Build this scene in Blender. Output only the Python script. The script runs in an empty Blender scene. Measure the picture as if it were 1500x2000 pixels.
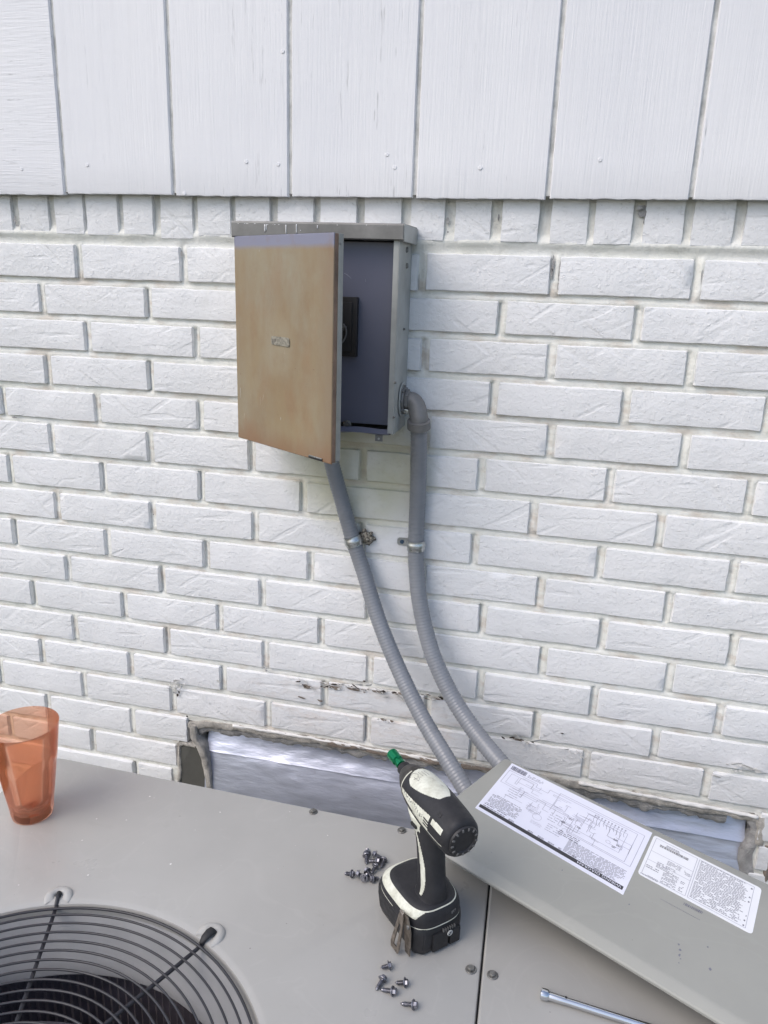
import bpy, bmesh, math, random
from mathutils import Vector, Matrix, noise
random.seed(7)
S = bpy.context.scene
COL = S.collection
PI = math.pi
R = math.radians

# ---------------------------------------------------------------- camera
CAM = Vector((0.82749, -1.27468, -0.00975))
AX = Vector((0.973152, 0.227868, 0.032411))      # image right
AD = Vector((0.094836, -0.268677, -0.958550))    # image down
AF = Vector((-0.209715, 0.935889, -0.283074))    # forward
FPX = 1502.0
cd = bpy.data.cameras.new('camera'); cam = bpy.data.objects.new('camera', cd); COL.objects.link(cam)
M3 = Matrix((AX, -AD, -AF)).transposed()
cam.matrix_world = Matrix.Translation(CAM) @ M3.to_4x4()
cd.sensor_fit = 'VERTICAL'; cd.sensor_height = 24.0; cd.sensor_width = 18.0
cd.lens = FPX / 2000 * 24.0
cd.clip_start = 0.02; cd.clip_end = 500
S.camera = cam

# ---------------------------------------------------------------- sky and sun
SUN_EL, SUN_AZ = R(48), R(222)      # azimuth clockwise from +Y (the wall's back side)
w = bpy.data.worlds.new("World"); S.world = w; w.use_nodes = True
nt = w.node_tree; bg = nt.nodes['Background']
sky = nt.nodes.new('ShaderNodeTexSky'); sky.sky_type = 'NISHITA'; sky.sun_disc = False
sky.sun_elevation = SUN_EL; sky.sun_rotation = SUN_AZ
sky.air_density = 1.0; sky.dust_density = 2.5; sky.ozone_density = 1.0
nt.links.new(sky.outputs[0], bg.inputs['Color']); bg.inputs['Strength'].default_value = 0.14
sd = bpy.data.lights.new('sun', 'SUN'); so = bpy.data.objects.new('sun', sd); COL.objects.link(so)
sd.energy = 0.80; sd.angle = R(42); sd.color = (1.0, 0.95, 0.91)
sdir = Vector((math.sin(SUN_AZ) * math.cos(SUN_EL), math.cos(SUN_AZ) * math.cos(SUN_EL), math.sin(SUN_EL)))
so.rotation_euler = (-sdir).to_track_quat('-Z', 'Y').to_euler()
so.location = sdir * 8
S.view_settings.view_transform = 'Standard'
try: S.view_settings.look = 'None'
except Exception: pass
S.view_settings.gamma = 1; S.view_settings.exposure = 0.60; S.view_settings.use_curve_mapping = False
S.cycles.max_bounces = 8; S.cycles.transparent_max_bounces = 16; S.cycles.transmission_bounces = 8

# survey helpers: where a sight line of the photograph meets a real plane of the place
def ray(x, y): return AX * ((x - 750) / FPX) + AD * ((y - 1000) / FPX) + AF
def wy(x, y, Y=0.0):
    d = ray(x, y); return CAM + d * ((Y - CAM.y) / d.y)
def wz(x, y, Z):
    d = ray(x, y); return CAM + d * ((Z - CAM.z) / d.z)

# ---------------------------------------------------------------- object helpers
def tag(o, label=None, cat=None, group=None, kind=None):
    if label: o['label'] = label
    if cat: o['category'] = cat
    if group: o['group'] = group
    if kind: o['kind'] = kind
    return o
def thing(name, label, cat, loc=(0, 0, 0), rz=0.0, group=None):
    o = bpy.data.objects.new(name, None); COL.objects.link(o)
    o.empty_display_size = 0.05
    o.location = loc; o.rotation_euler = (0, 0, rz)
    return tag(o, label, cat, group)
def link(name, me, mats, parent=None, smooth=False):
    for m in (mats if isinstance(mats, (list, tuple)) else [mats]): me.materials.append(m)
    if smooth is True:
        for p in me.polygons: p.use_smooth = True
    elif smooth:
        for p in me.polygons: p.use_smooth = True
        me.set_sharp_from_angle(angle=R(smooth))
    o = bpy.data.objects.new(name, me); COL.objects.link(o)
    if parent: o.parent = parent
    return o
def obj(name, bm, mats, parent=None, smooth=False, norm=True):
    if norm: bmesh.ops.recalc_face_normals(bm, faces=bm.faces)
    me = bpy.data.meshes.new(name); bm.to_mesh(me); bm.free()
    return link(name, me, mats, parent, smooth)
def copy_tree(o, parent=None):
    c = o.copy(); COL.objects.link(c); c.parent = parent
    for ch in list(o.children): copy_tree(ch, c)
    return c
def box(bm, lo, hi, mat=0, mtx=None, bevel=0.0, seg=2):
    vs = [bm.verts.new((x, y, z)) for x in (lo[0], hi[0]) for y in (lo[1], hi[1]) for z in (lo[2], hi[2])]
    fs = []
    for q in ((0, 1, 3, 2), (4, 6, 7, 5), (0, 4, 5, 1), (2, 3, 7, 6), (0, 2, 6, 4), (1, 5, 7, 3)):
        f = bm.faces.new([vs[i] for i in q]); f.material_index = mat; fs.append(f)
    if bevel:
        r = bmesh.ops.bevel(bm, geom=list({e for f in fs for e in f.edges}), offset=bevel, segments=seg, affect='EDGES', profile=0.6)
        vs = list({v for f in r['faces'] for v in f.verts} | {v for v in vs if v.is_valid})
        for f in r['faces']: f.material_index = mat
        allf = set()
        for v in vs: allf.update(v.link_faces)
        vs = list({v for f in allf for v in f.verts})
    if mtx is not None:
        for v in vs: v.co = mtx @ v.co
    return vs
def frame_from(d):
    d = d.normalized(); a = Vector((0, 0, 1)) if abs(d.z) < 0.9 else Vector((1, 0, 0))
    u = d.cross(a).normalized(); v = d.cross(u).normalized(); return u, v
def ringloft(bm, rings, mat=0, caps=True, closed=True, matf=None):
    rows = [[bm.verts.new(p) for p in r] for r in rings]
    n = len(rows[0])
    for i in range(len(rows) - 1):
        for j in range(n if closed else n - 1):
            k = (j + 1) % n
            f = bm.faces.new((rows[i][j], rows[i][k], rows[i + 1][k], rows[i + 1][j]))
            f.material_index = matf(i, j, f) if matf else mat
    if caps and closed:
        f = bm.faces.new(list(reversed(rows[0]))); f.material_index = mat
        f = bm.faces.new(rows[-1]); f.material_index = mat
    return rows
def tube(bm, pts, rad, n=12, mat=0, caps=True, radf=None, closed=False):
    """parallel-transport tube through pts"""
    pts = [Vector(p) for p in pts]; m = len(pts)
    tans = []
    for i in range(m):
        if closed: t = pts[(i + 1) % m] - pts[(i - 1) % m]
        else: t = pts[min(i + 1, m - 1)] - pts[max(i - 1, 0)]
        tans.append(t.normalized())
    u, v = frame_from(tans[0]); rings = []
    for i in range(m):
        if i:
            q = tans[i - 1].rotation_difference(tans[i]); u = q @ u; v = q @ v
        r = radf(i) if radf else rad
        rings.append([pts[i] + (u * math.cos(2 * PI * k / n) + v * math.sin(2 * PI * k / n)) * r for k in range(n)])
    if closed:
        rows = [[bm.verts.new(p) for p in r] for r in rings]
        for i in range(m):
            a, b = rows[i], rows[(i + 1) % m]
            for j in range(n):
                k = (j + 1) % n; f = bm.faces.new((a[j], a[k], b[k], b[j])); f.material_index = mat
        return rows
    return ringloft(bm, rings, mat, caps)
def lathe(bm, prof, n=24, mat=0, mtx=None, matf=None):
    """prof: list of (r, z)"""
    rows = []
    for r, z in prof:
        if r < 1e-6: rows.append([bm.verts.new((0, 0, z))])
        else: rows.append([bm.verts.new((r * math.cos(2 * PI * k / n), r * math.sin(2 * PI * k / n), z)) for k in range(n)])
    for i in range(len(rows) - 1):
        a, b = rows[i], rows[i + 1]
        for j in range(n):
            k = (j + 1) % n
            if len(a) == 1 and len(b) == 1: continue
            if len(a) == 1: f = bm.faces.new((a[0], b[k], b[j]))
            elif len(b) == 1: f = bm.faces.new((a[j], a[k], b[0]))
            else: f = bm.faces.new((a[j], a[k], b[k], b[j]))
            f.material_index = matf(i, j) if matf else mat
    if mtx is not None:
        for r in rows:
            for v in r: v.co = mtx @ v.co
    return rows
def catmull(P, per=8):
    P = [Vector(p) for p in P]; Q = [P[0] * 2 - P[1]] + P + [P[-1] * 2 - P[-2]]; out = []
    for i in range(1, len(Q) - 2):
        a, b, c, d = Q[i - 1:i + 3]
        for k in range(per):
            t = k / per
            out.append(0.5 * ((2 * b) + (c - a) * t + (2 * a - 5 * b + 4 * c - d) * t * t + (3 * b - a - 3 * c + d) * t ** 3))
    out.append(P[-1]); return out
def resample(P, step):
    out = [P[0].copy()]; acc = 0
    for i in range(1, len(P)):
        seg = (P[i] - P[i - 1]); L = seg.length; pos = step - acc
        while pos <= L:
            out.append(P[i - 1] + seg * (pos / L)); pos += step
        acc = L - (pos - step)
    out.append(P[-1].copy()); return out
def align_x(p, d, up=Vector((0, 0, 1))):
    x = Vector(d).normalized(); y = up.cross(x).normalized(); z = x.cross(y)
    return Matrix.Translation(p) @ Matrix((x, y, z)).transposed().to_4x4()
def quad(bm, pts, mat=0):
    f = bm.faces.new([bm.verts.new(p) for p in pts]); f.material_index = mat; return f
def fbm(p, sc, oct=4):
    v = 0; a = 1
    for i in range(oct):
        v += a * noise.noise(Vector(p) * sc); sc *= 2.1; a *= 0.5
    return v
def text_mesh(s, size, depth=0.0002, extra=1.0):
    c = bpy.data.curves.new('lettering', 'FONT'); c.body = s; c.size = size; c.extrude = depth; c.offset = 0.0
    c.align_x = 'CENTER'; c.align_y = 'CENTER'; c.resolution_u = 2; c.space_character = extra
    o = bpy.data.objects.new('lettering', c); COL.objects.link(o)
    dg = bpy.context.evaluated_depsgraph_get()
    me = bpy.data.meshes.new_from_object(o.evaluated_get(dg))
    bpy.data.objects.remove(o); bpy.data.curves.remove(c); return me

# ---------------------------------------------------------------- materials
class NT:
    def __init__(s, name):
        s.m = bpy.data.materials.new(name); s.m.use_nodes = True; s.t = s.m.node_tree
        s.b = s.t.nodes['Principled BSDF']
    def n(s, typ, **kw):
        nd = s.t.nodes.new(typ)
        for k, v in kw.items():
            if k in nd.inputs: nd.inputs[k].default_value = v
            else: setattr(nd, k, v)
        return nd
    def l(s, a, b): s.t.links.new(a, b)
    def pos(s): return s.n('ShaderNodeNewGeometry').outputs['Position']
    def objc(s): return s.n('ShaderNodeTexCoord').outputs['Object']
    def noise(s, vec, scale, detail=4, rough=0.55, dist=0.0):
        nd = s.n('ShaderNodeTexNoise'); nd.inputs['Scale'].default_value = scale; nd.inputs['Detail'].default_value = detail
        nd.inputs['Roughness'].default_value = rough; nd.inputs['Distortion'].default_value = dist
        s.l(vec, nd.inputs['Vector']); return nd.outputs['Fac']
    def map(s, vec, scale=(1, 1, 1), rot=(0, 0, 0), loc=(0, 0, 0)):
        nd = s.n('ShaderNodeMapping'); nd.inputs['Scale'].default_value = scale
        nd.inputs['Rotation'].default_value = rot; nd.inputs['Location'].default_value = loc
        s.l(vec, nd.inputs['Vector']); return nd.outputs[0]
    def ramp(s, fac, a, b, ca=(0, 0, 0, 1), cb=(1, 1, 1, 1)):
        nd = s.n('ShaderNodeValToRGB'); e = nd.color_ramp.elements
        e[0].position = a; e[1].position = b; e[0].color = ca; e[1].color = cb
        s.l(fac, nd.inputs[0]); return nd.outputs[0]
    def mix(s, fac, a, b, mode='MIX'):
        nd = s.n('ShaderNodeMix', data_type='RGBA', blend_type=mode)
        for sock, v in ((nd.inputs[0], fac), (nd.inputs[6], a), (nd.inputs[7], b)):
            if hasattr(v, 'is_linked') or isinstance(v, bpy.types.NodeSocket): s.l(v, sock)
            elif isinstance(v, (int, float)): sock.default_value = v
            else: sock.default_value = (*v[:3], 1)
        return nd.outputs[2]
    def math(s, op, a, b=0.0, clamp=False):
        nd = s.n('ShaderNodeMath', operation=op); nd.use_clamp = clamp
        for i, v in enumerate((a, b)):
            if isinstance(v, bpy.types.NodeSocket): s.l(v, nd.inputs[i])
            else: nd.inputs[i].default_value = v
        return nd.outputs[0]
    def bump(s, h, dist, strength=1.0, prev=None):
        nd = s.n('ShaderNodeBump'); nd.inputs['Distance'].default_value = dist; nd.inputs['Strength'].default_value = strength
        s.l(h, nd.inputs['Height'])
        if prev is not None: s.l(prev, nd.inputs['Normal'])
        return nd.outputs[0]
    def out(s, color=None, rough=None, metal=None, normal=None, **kw):
        for k, v in (('Base Color', color), ('Roughness', rough), ('Metallic', metal), ('Normal', normal)):
            if v is None: continue
            if isinstance(v, bpy.types.NodeSocket): s.l(v, s.b.inputs[k])
            elif k == 'Base Color': s.b.inputs[k].default_value = (*v[:3], 1)
            else: s.b.inputs[k].default_value = v
        for k, v in kw.items(): s.b.inputs[k.replace('_', ' ')].default_value = v
        return s.m
    def region(s, vec, cx, cz, rx, rz, soft=0.5):
        """soft elliptical mask on the wall plane, 1 inside"""
        sep = s.n('ShaderNodeSeparateXYZ'); s.l(vec, sep.inputs[0])
        dx = s.math('DIVIDE', s.math('SUBTRACT', sep.outputs[0], cx), rx); dz = s.math('DIVIDE', s.math('SUBTRACT', sep.outputs[2], cz), rz)
        r2 = s.math('ADD', s.math('MULTIPLY', dx, dx), s.math('MULTIPLY', dz, dz))
        return s.ramp(r2, 0.25, 1.0, (1, 1, 1, 1), (0, 0, 0, 1))

def simple(name, col, rough=0.5, metal=0.0, var=0.12, vs=30, bs=0.0, bd=0.0005, **kw):
    n = NT(name); p = n.pos(); f = n.noise(p, vs, 5, 0.6)
    c2 = tuple(max(0, c * (1 - var * 2.2)) for c in col)
    c = n.mix(n.ramp(f, 0.3, 0.72), c2, col)
    r = n.ramp(n.noise(p, vs * 2.3, 4), 0.3, 0.7, (rough * .85,) * 3 + (1,), (min(1, rough * 1.15),) * 3 + (1,))
    nm = n.bump(n.noise(p, vs * 12, 3), bd, bs) if bs else None
    return n.out(c, r, metal, nm, **kw)

def brick_mat():
    n = NT('painted_brick'); p = n.pos()
    big = n.noise(p, 7, 4); fine = n.noise(p, 160, 4, 0.6)
    col = n.mix(n.ramp(big, 0.3, 0.7), (0.77, 0.775, 0.785), (0.835, 0.835, 0.84))
    # dust lodged in the pits
    pit = n.ramp(n.noise(p, 210, 3, 0.7), 0.29, 0.37, (1, 1, 1, 1), (0, 0, 0, 1))
    col = n.mix(n.math('MULTIPLY', pit, 0.40), col, (0.40, 0.39, 0.36))
    # grey scuffs
    sc = n.ramp(n.noise(n.map(p, (1, 1, 2.2)), 33, 6, 0.7), 0.70, 0.76)
    col = n.mix(n.math('MULTIPLY', sc, 0.35), col, (0.50, 0.50, 0.50))
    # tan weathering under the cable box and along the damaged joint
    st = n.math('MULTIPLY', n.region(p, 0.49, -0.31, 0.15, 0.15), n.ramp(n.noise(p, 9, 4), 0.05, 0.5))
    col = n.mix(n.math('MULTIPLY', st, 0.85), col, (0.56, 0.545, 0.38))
    st2 = n.math('MULTIPLY', n.region(p, 0.50, -0.80, 0.34, 0.07), n.ramp(n.noise(n.map(p, (1, 1, 3)), 16, 5, .65), 0.48, 0.66))
    col = n.mix(n.math('MULTIPLY', st2, 0.5), col, (0.60, 0.50, 0.42))
    # gouges left by the brick cutter, in three directions
    hs = []
    for rot, sc_, off in ((R(32), 15, 0), (R(-38), 13, 3.3), (R(4), 17, 8.1)):
        m = n.map(p, (0.30, 1, 2.6), (0, rot, 0), (off, off, off * 2))
        m2 = n.map(p, (1, 1, 1), (0, rot, 0), (off, off, off))
        vec = n.map(m2, (0.22, 0.9, 1.5))
        g = n.noise(vec, sc_ * 2.3, 0.6, 0.4)
        hs.append(n.ramp(g, 0.265, 0.335))
    g = n.math('MINIMUM', n.math('MINIMUM', hs[0], hs[1]), hs[2])
    nm = n.bump(g, 0.0018, 0.36)
    nm = n.bump(n.noise(n.map(p, (1, 1, 1.6)), 40, 5, 0.62), 0.0034, 0.42, nm)
    nm = n.bump(fine, 0.0013, 0.85, nm)
    nm = n.bump(n.ramp(n.noise(n.map(p, (1, 1, 1.5)), 105, 4, .7), 0.58, 0.66), 0.0009, 0.55, nm)
    nm = n.bump(pit, 0.0010, -0.5, nm)
    # blisters
    vo = n.n('ShaderNodeTexVoronoi'); vo.inputs['Scale'].default_value = 15; n.l(p, vo.inputs['Vector'])
    nm = n.bump(n.ramp(vo.outputs['Distance'], 0.07, 0.15, (0, 0, 0, 1), (1, 1, 1, 1)), 0.0011, 0.40, nm)
    oi = n.n('ShaderNodeObjectInfo')
    col = n.mix(n.math('MULTIPLY', n.ramp(oi.outputs['Random'], 0.0, 1.0), 0.5), col, n.mix(0.5, col, (0.70, 0.705, 0.70)))
    ru = n.ramp(n.noise(n.map(p, (1, 1, .25)), 26, 5, .65), 0.62, 0.78)
    col = n.mix(n.math('MULTIPLY', ru, 0.22), col, (0.50, 0.49, 0.44))
    return n.out(col, n.ramp(big, 0.3, 0.7, (.42,) * 3 + (1,), (.55,) * 3 + (1,)), 0, nm)

def mortar_mat():
    n = NT('painted_mortar'); p = n.pos()
    col = n.mix(n.ramp(n.noise(p, 11, 4), 0.3, 0.7), (0.73, 0.73, 0.665), (0.81, 0.81, 0.775))
    dirt = n.ramp(n.noise(n.map(p, (0.6, 1, 1)), 46, 6, 0.7), 0.55, 0.72)
    col = n.mix(n.math('MULTIPLY', dirt, 0.42), col, (0.42, 0.41, 0.36))
    blk = n.ramp(n.noise(n.map(p, (1, 1, .55)), 30, 6, 0.72, 0.4), 0.69, 0.74)
    col = n.mix(n.math('MULTIPLY', blk, 0.65), col, (0.16, 0.155, 0.15))
    # soldier course joints: smeared, greyish
    sep = n.n('ShaderNodeSeparateXYZ'); n.l(p, sep.inputs[0])
    top = n.ramp(sep.outputs[2], 0.062, 0.085)
    sm = n.math('MULTIPLY', top, n.ramp(n.noise(n.map(p, (1, 1, .35)), 34, 5, 0.65), 0.35, 0.65))
    col = n.mix(n.math('MULTIPLY', sm, 0.62), col, (0.36, 0.35, 0.325))
    st = n.math('MULTIPLY', n.region(p, 0.49, -0.31, 0.15, 0.16), n.ramp(n.noise(p, 9, 4), 0.0, 0.4))
    col = n.mix(n.math('MULTIPLY', st, 0.7), col, (0.55, 0.52, 0.36))
    low = n.ramp(sep.outputs[2], -0.86, -0.42, (1, 1, 1, 1), (0, 0, 0, 1))
    tan = n.math('MULTIPLY', low, n.ramp(n.noise(n.map(p, (1, 1, 2.5)), 14, 5, .6), 0.50, 0.64))
    col = n.mix(n.math('MULTIPLY', tan, 0.55), col, (0.52, 0.44, 0.36))
    nm = n.bump(n.noise(p, 60, 5, 0.65), 0.004, 0.6)
    nm = n.bump(n.noise(p, 260, 3), 0.001, 0.6, nm)
    return n.out(col, 0.6, 0, nm)

def plank_mat(horizontal, cracks):
    n = NT('painted_plywood_siding'); p = n.pos()
    if horizontal: m = n.map(p, (0.06, 1, 1)); mc = n.map(p, (0.10, 1, 1))
    else: m = n.map(p, (1, 1, 0.035)); mc = n.map(p, (1, 1, 0.06))
    big = n.noise(p, 3.0, 4)
    col = n.mix(n.ramp(big, 0.3, 0.7), (0.755, 0.76, 0.79), (0.82, 0.82, 0.835))
    g1 = n.noise(m, 330, 3, 0.6); g2 = n.noise(m, 120, 4, 0.6)
    cr = n.math('MULTIPLY', n.ramp(n.noise(mc, 150, 3, 0.75), 0.68 - cracks, 0.74 - cracks), n.ramp(n.noise(p, 6.5, 4), 0.47, 0.60))
    col = n.mix(n.math('MULTIPLY', cr, 0.75), col, (0.42, 0.42, 0.43))
    st = n.ramp(n.noise(m, 90, 5, 0.7), 0.5, 0.8)
    col = n.mix(n.math('MULTIPLY', st, 0.22), col, (0.62, 0.62, 0.64))
    nm = n.bump(g1, 0.0010, 0.62)
    nm = n.bump(n.math('MULTIPLY', g2, n.ramp(n.noise(p, 5, 3), 0.3, 0.75)), 0.0016, 0.45, nm)
    nick = n.ramp(n.noise(n.map(p, (1, 1, .6)), 48, 5, .75), 0.735, 0.76)
    col = n.mix(n.math('MULTIPLY', nick, 0.75), col, (0.35, 0.34, 0.34))
    # the saw's faint cross marks
    mx = n.map(p, (0.12, 1, 1)) if not horizontal else n.map(p, (1, 1, 0.1))
    nm = n.bump(n.noise(mx, 210, 2, 0.5), 0.0006, 0.35, nm)
    nm = n.bump(cr, 0.0012, -0.8, nm)
    return n.out(col, 0.5, 0, nm)

M = {}
M['brick'] = brick_mat(); M['mortar'] = mortar_mat()
M['plank_h'] = plank_mat(True, 0.06); M['plank_a'] = plank_mat(False, 0.0); M['plank_b'] = plank_mat(False, 0.07)
M['groove'] = simple('weathered_groove', (0.76, 0.76, 0.73), 0.7, 0, 0.2, 40)
M['raw_mortar'] = simple('bare_tan_mortar', (0.36, 0.30, 0.25), 0.85, 0, 0.25, 38, 0.8, 0.002)
M['pale_mortar'] = simple('stained_beige_mortar', (0.70, 0.66, 0.60), 0.85, 0, 0.30, 42, 0.9, 0.003)
M['grey_mortar'] = simple('smeared_grey_mortar', (0.52, 0.51, 0.50), 0.8, 0, 0.25, 36, 0.9, 0.003)
M['olive'] = simple('smooth_olive_grey_cement', (0.105, 0.103, 0.092), 0.8, 0, 0.08, 20, 0.3, 0.0006)
M['crack'] = simple('brown_open_joint', (0.085, 0.065, 0.055), 0.9, 0, 0.4, 90)
M['dark'] = simple('painted_cavity_shade', (0.03, 0.03, 0.028), 0.9)
M['flake'] = simple('peeling_white_paint', (0.78, 0.77, 0.75), 0.5, 0, 0.05, 50)
M['ground'] = simple('soil_and_short_grass', (0.10, 0.11, 0.055), 0.95, 0, 0.3, 6, 0.8, 0.02)
def deck_mat(name, col):
    n = NT(name); p = n.pos()
    c = n.mix(n.ramp(n.noise(p, 5, 5, .6), 0.3, 0.7), tuple(x * .88 for x in col), col)
    wv = n.noise(p, 8, 3, .5, 1.2); wr = n.ramp(n.math('ABSOLUTE', n.math('SUBTRACT', wv, 0.55)), 0.0, 0.018, (1, 1, 1, 1), (0, 0, 0, 1))
    c = n.mix(n.math('MULTIPLY', wr, 0.10), c, tuple(x * 1.25 for x in col))
    scr = n.ramp(n.noise(n.map(p, (.25, 5, 1), (0, 0, R(28))), 90, 2, .6), 0.72, 0.76)
    c = n.mix(n.math('MULTIPLY', n.math('MULTIPLY', scr, n.ramp(n.noise(p, 14, 3), 0.5, 0.7)), 0.28), c, (0.62, 0.62, 0.62))
    sm = n.ramp(n.noise(n.map(p, (1, 1.6, 1)), 19, 6, .7), 0.62, 0.78)
    c = n.mix(n.math('MULTIPLY', sm, 0.26), c, (0.27, 0.255, 0.23))
    sp = n.ramp(n.noise(p, 190, 2, .5), 0.765, 0.79)
    c = n.mix(n.math('MULTIPLY', sp, 0.6), c, (0.12, 0.11, 0.10))
    r = n.ramp(n.noise(p, 9, 5, .65), 0.3, 0.7, (.26,) * 3 + (1,), (.50,) * 3 + (1,))
    return n.out(c, r, 0, n.bump(n.noise(p, 700, 2), 0.0002, 0.35, n.bump(n.noise(p, 6, 2), 0.004, 0.25)))
M['deck'] = deck_mat('beige_grey_powder_coat', (0.42, 0.413, 0.39))
M['cover'] = deck_mat('grey_green_powder_coat', (0.325, 0.327, 0.30))
M['wire'] = simple('charcoal_coated_wire', (0.030, 0.030, 0.036), 0.42, 0, 0.1)
M['clip'] = simple('black_rubber', (0.018, 0.018, 0.020), 0.6, 0, 0.1)
M['shroud'] = simple('light_grey_shroud', (0.40, 0.40, 0.40), 0.5, 0, 0.06)
M['coil'] = simple('dark_condenser_fins', (0.24, 0.21, 0.235), 0.6, 0.0, 0.2)
M['fan'] = simple('dark_fan_metal', (0.14, 0.13, 0.15), 0.5, 0.1, 0.1)
M['zinc'] = simple('zinc_plated_steel', (0.66, 0.68, 0.68), 0.30, 0.85, 0.18, 120)
M['dull_zinc'] = simple('weathered_screw_steel', (0.30, 0.295, 0.28), 0.45, 0.7, 0.25, 160)
M['chrome'] = simple('polished_chrome', (0.70, 0.71, 0.73), 0.16, 1.0, 0.04)
M['black'] = simple('black_moulded_plastic', (0.020, 0.020, 0.023), 0.50, 0, 0.25, 60, 0.25, 0.0003)
M['rubber'] = simple('dark_rubber_overmould', (0.022, 0.022, 0.026), 0.62, 0, 0.2, 45, 0.3, 0.0003)
def cream_mat():
    n = NT('worn_cream_plastic'); p = n.pos()
    c = n.mix(n.ramp(n.noise(p, 60, 6, .7), 0.35, 0.62), (0.50, 0.50, 0.41), (0.70, 0.71, 0.62))
    gr = n.ramp(n.noise(n.map(p, (1, 1.6, .8)), 75, 6, .75), 0.55, 0.72)
    c = n.mix(n.math('MULTIPLY', gr, 0.65), c, (0.27, 0.25, 0.19))
    return n.out(c, 0.5)
M['cream'] = cream_mat()
M['hammer'] = simple('greasy_grey_hammer_case', (0.075, 0.068, 0.062), 0.42, 0.25, 0.35, 70)
M['green'] = simple('green_anodised_metal', (0.005, 0.22, 0.09), 0.22, 0.55, 0.1)
M['hook'] = simple('tarnished_steel_hook', (0.36, 0.31, 0.26), 0.38, 0.85, 0.3, 140)
M['pale'] = simple('pale_print', (0.55, 0.55, 0.52), 0.5)
M['greyprint'] = simple('grey_moulded_marks', (0.13, 0.13, 0.13), 0.5)
M['greyprint2'] = simple('scratched_enamel', (0.26, 0.27, 0.33), 0.5)
M['ink'] = simple('grey_print_ink', (0.20, 0.20, 0.25), 0.6, 0, 0.1)
M['faint'] = simple('faint_print_ink', (0.38, 0.38, 0.46), 0.6, 0, 0.05)
M['blackink'] = simple('black_print_ink', (0.045, 0.045, 0.052), 0.5, 0, 0.1)
M['paper'] = simple('glossy_bluish_sticker', (0.74, 0.75, 0.85), 0.35, 0, 0.02)
M['paper2'] = simple('white_sticker', (0.78, 0.79, 0.82), 0.4, 0, 0.02)
M['conduit'] = simple('grey_pvc_conduit_jacket', (0.25, 0.262, 0.285), 0.34, 0, 0.10, 14)
M['fitting'] = simple('grey_cast_fitting', (0.22, 0.215, 0.21), 0.5, 0.2, 0.10, 60)
M['box'] = simple('pale_grey_enamel', (0.42, 0.43, 0.41), 0.42, 0, 0.14, 16)
M['cap'] = simple('weathered_grey_enamel', (0.26, 0.256, 0.243), 0.5, 0, 0.18, 22, 0.3, 0.0004)
M['inner'] = simple('slate_blue_enamel', (0.125, 0.135, 0.185), 0.35, 0, 0.04, 8)
M['block'] = simple('black_bakelite', (0.018, 0.017, 0.018), 0.45)
M['caulk'] = simple('white_paint_drips', (0.82, 0.82, 0.82), 0.5, 0, 0.02)
def tan_mat():
    n = NT('sun_faded_tan_enamel'); p = n.objc()
    sep = n.n('ShaderNodeSeparateXYZ'); n.l(p, sep.inputs[0])
    f = n.noise(n.map(p, (1, 1, 0.8)), 9, 5, 0.6)
    c = n.mix(n.ramp(f, 0.30, 0.70), (0.245, 0.17, 0.095), (0.29, 0.23, 0.135))
    g = n.ramp(n.noise(n.map(p, (1, 1, .5), loc=(3, 1, 2)), 12, 5, .6), 0.40, 0.66)
    c = n.mix(n.math('MULTIPLY', g, 0.75), c, (0.285, 0.262, 0.195))
    o = n.ramp(n.noise(n.map(p, (1, 1, .6), loc=(7, 4, 1)), 14, 5, .6), 0.5, 0.7)
    c = n.mix(n.math('MULTIPLY', o, 0.55), c, (0.275, 0.155, 0.08))
    mt = n.noise(n.map(p, (1, 1, .35)), 45, 6, .72)
    c = n.mix(n.math('MULTIPLY', n.ramp(mt, 0.42, 0.7), 0.45), c, (0.24, 0.165, 0.095))
    ed = n.ramp(n.math('ADD', sep.outputs[0], n.math('MULTIPLY', f, 0.03)), 0.222, 0.262)
    c = n.mix(n.math('MULTIPLY', ed, 0.5), c, (0.20, 0.14, 0.10))
    # rust along the bottom edge, pale halo round the old badge
    c = n.mix(n.math('MULTIPLY', n.ramp(n.math('ADD', sep.outputs[2], n.math('MULTIPLY', f, 0.03)), 0.012, 0.05, (1, 1, 1, 1), (0, 0, 0, 1)), 0.6), c, (0.22, 0.105, 0.055))
    halo = n.region(p, 0.118, 0.155, 0.045, 0.055)
    c = n.mix(n.math('MULTIPLY', halo, 0.40), c, (0.32, 0.285, 0.205))
    # strip that the hood used to shelter keeps its grey enamel
    strip = n.ramp(n.math('ADD', sep.outputs[2], n.math('MULTIPLY', n.noise(p, 30, 3), 0.004)), 0.299, 0.303)
    c = n.mix(strip, c, (0.22, 0.225, 0.30))
    pit = n.ramp(n.noise(p, 120, 3, .6), 0.70, 0.74)
    c = n.mix(n.math('MULTIPLY', pit, 0.6), c, (0.2, 0.11, 0.07))
    sc = n.ramp(n.noise(n.map(p, (1, 1, .3), (0, R(20), 0)), 70, 4, .7), 0.66, 0.72)
    c = n.mix(n.math('MULTIPLY', sc, 0.35), c, (0.45, 0.41, 0.33))
    bl = n.ramp(n.noise(n.map(p, (1, 1, .8), loc=(2, 9, 5)), 24, 6, .7), 0.52, 0.68)
    c = n.mix(n.math('MULTIPLY', bl, 0.38), c, (0.225, 0.145, 0.08))
    return n.out(c, n.ramp(f, 0.3, 0.7, (.38,) * 3 + (1,), (.55,) * 3 + (1,)), 0, n.bump(n.noise(p, 300, 3), 0.0003, 0.4))
M['tan'] = tan_mat()
M['flange'] = simple('faded_brown_enamel_edge', (0.26, 0.165, 0.115), 0.5, 0, 0.25, 40)
M['flange_grey'] = simple('grey_enamel_edge', (0.33, 0.335, 0.31), 0.4, 0, 0.12, 30)
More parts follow.
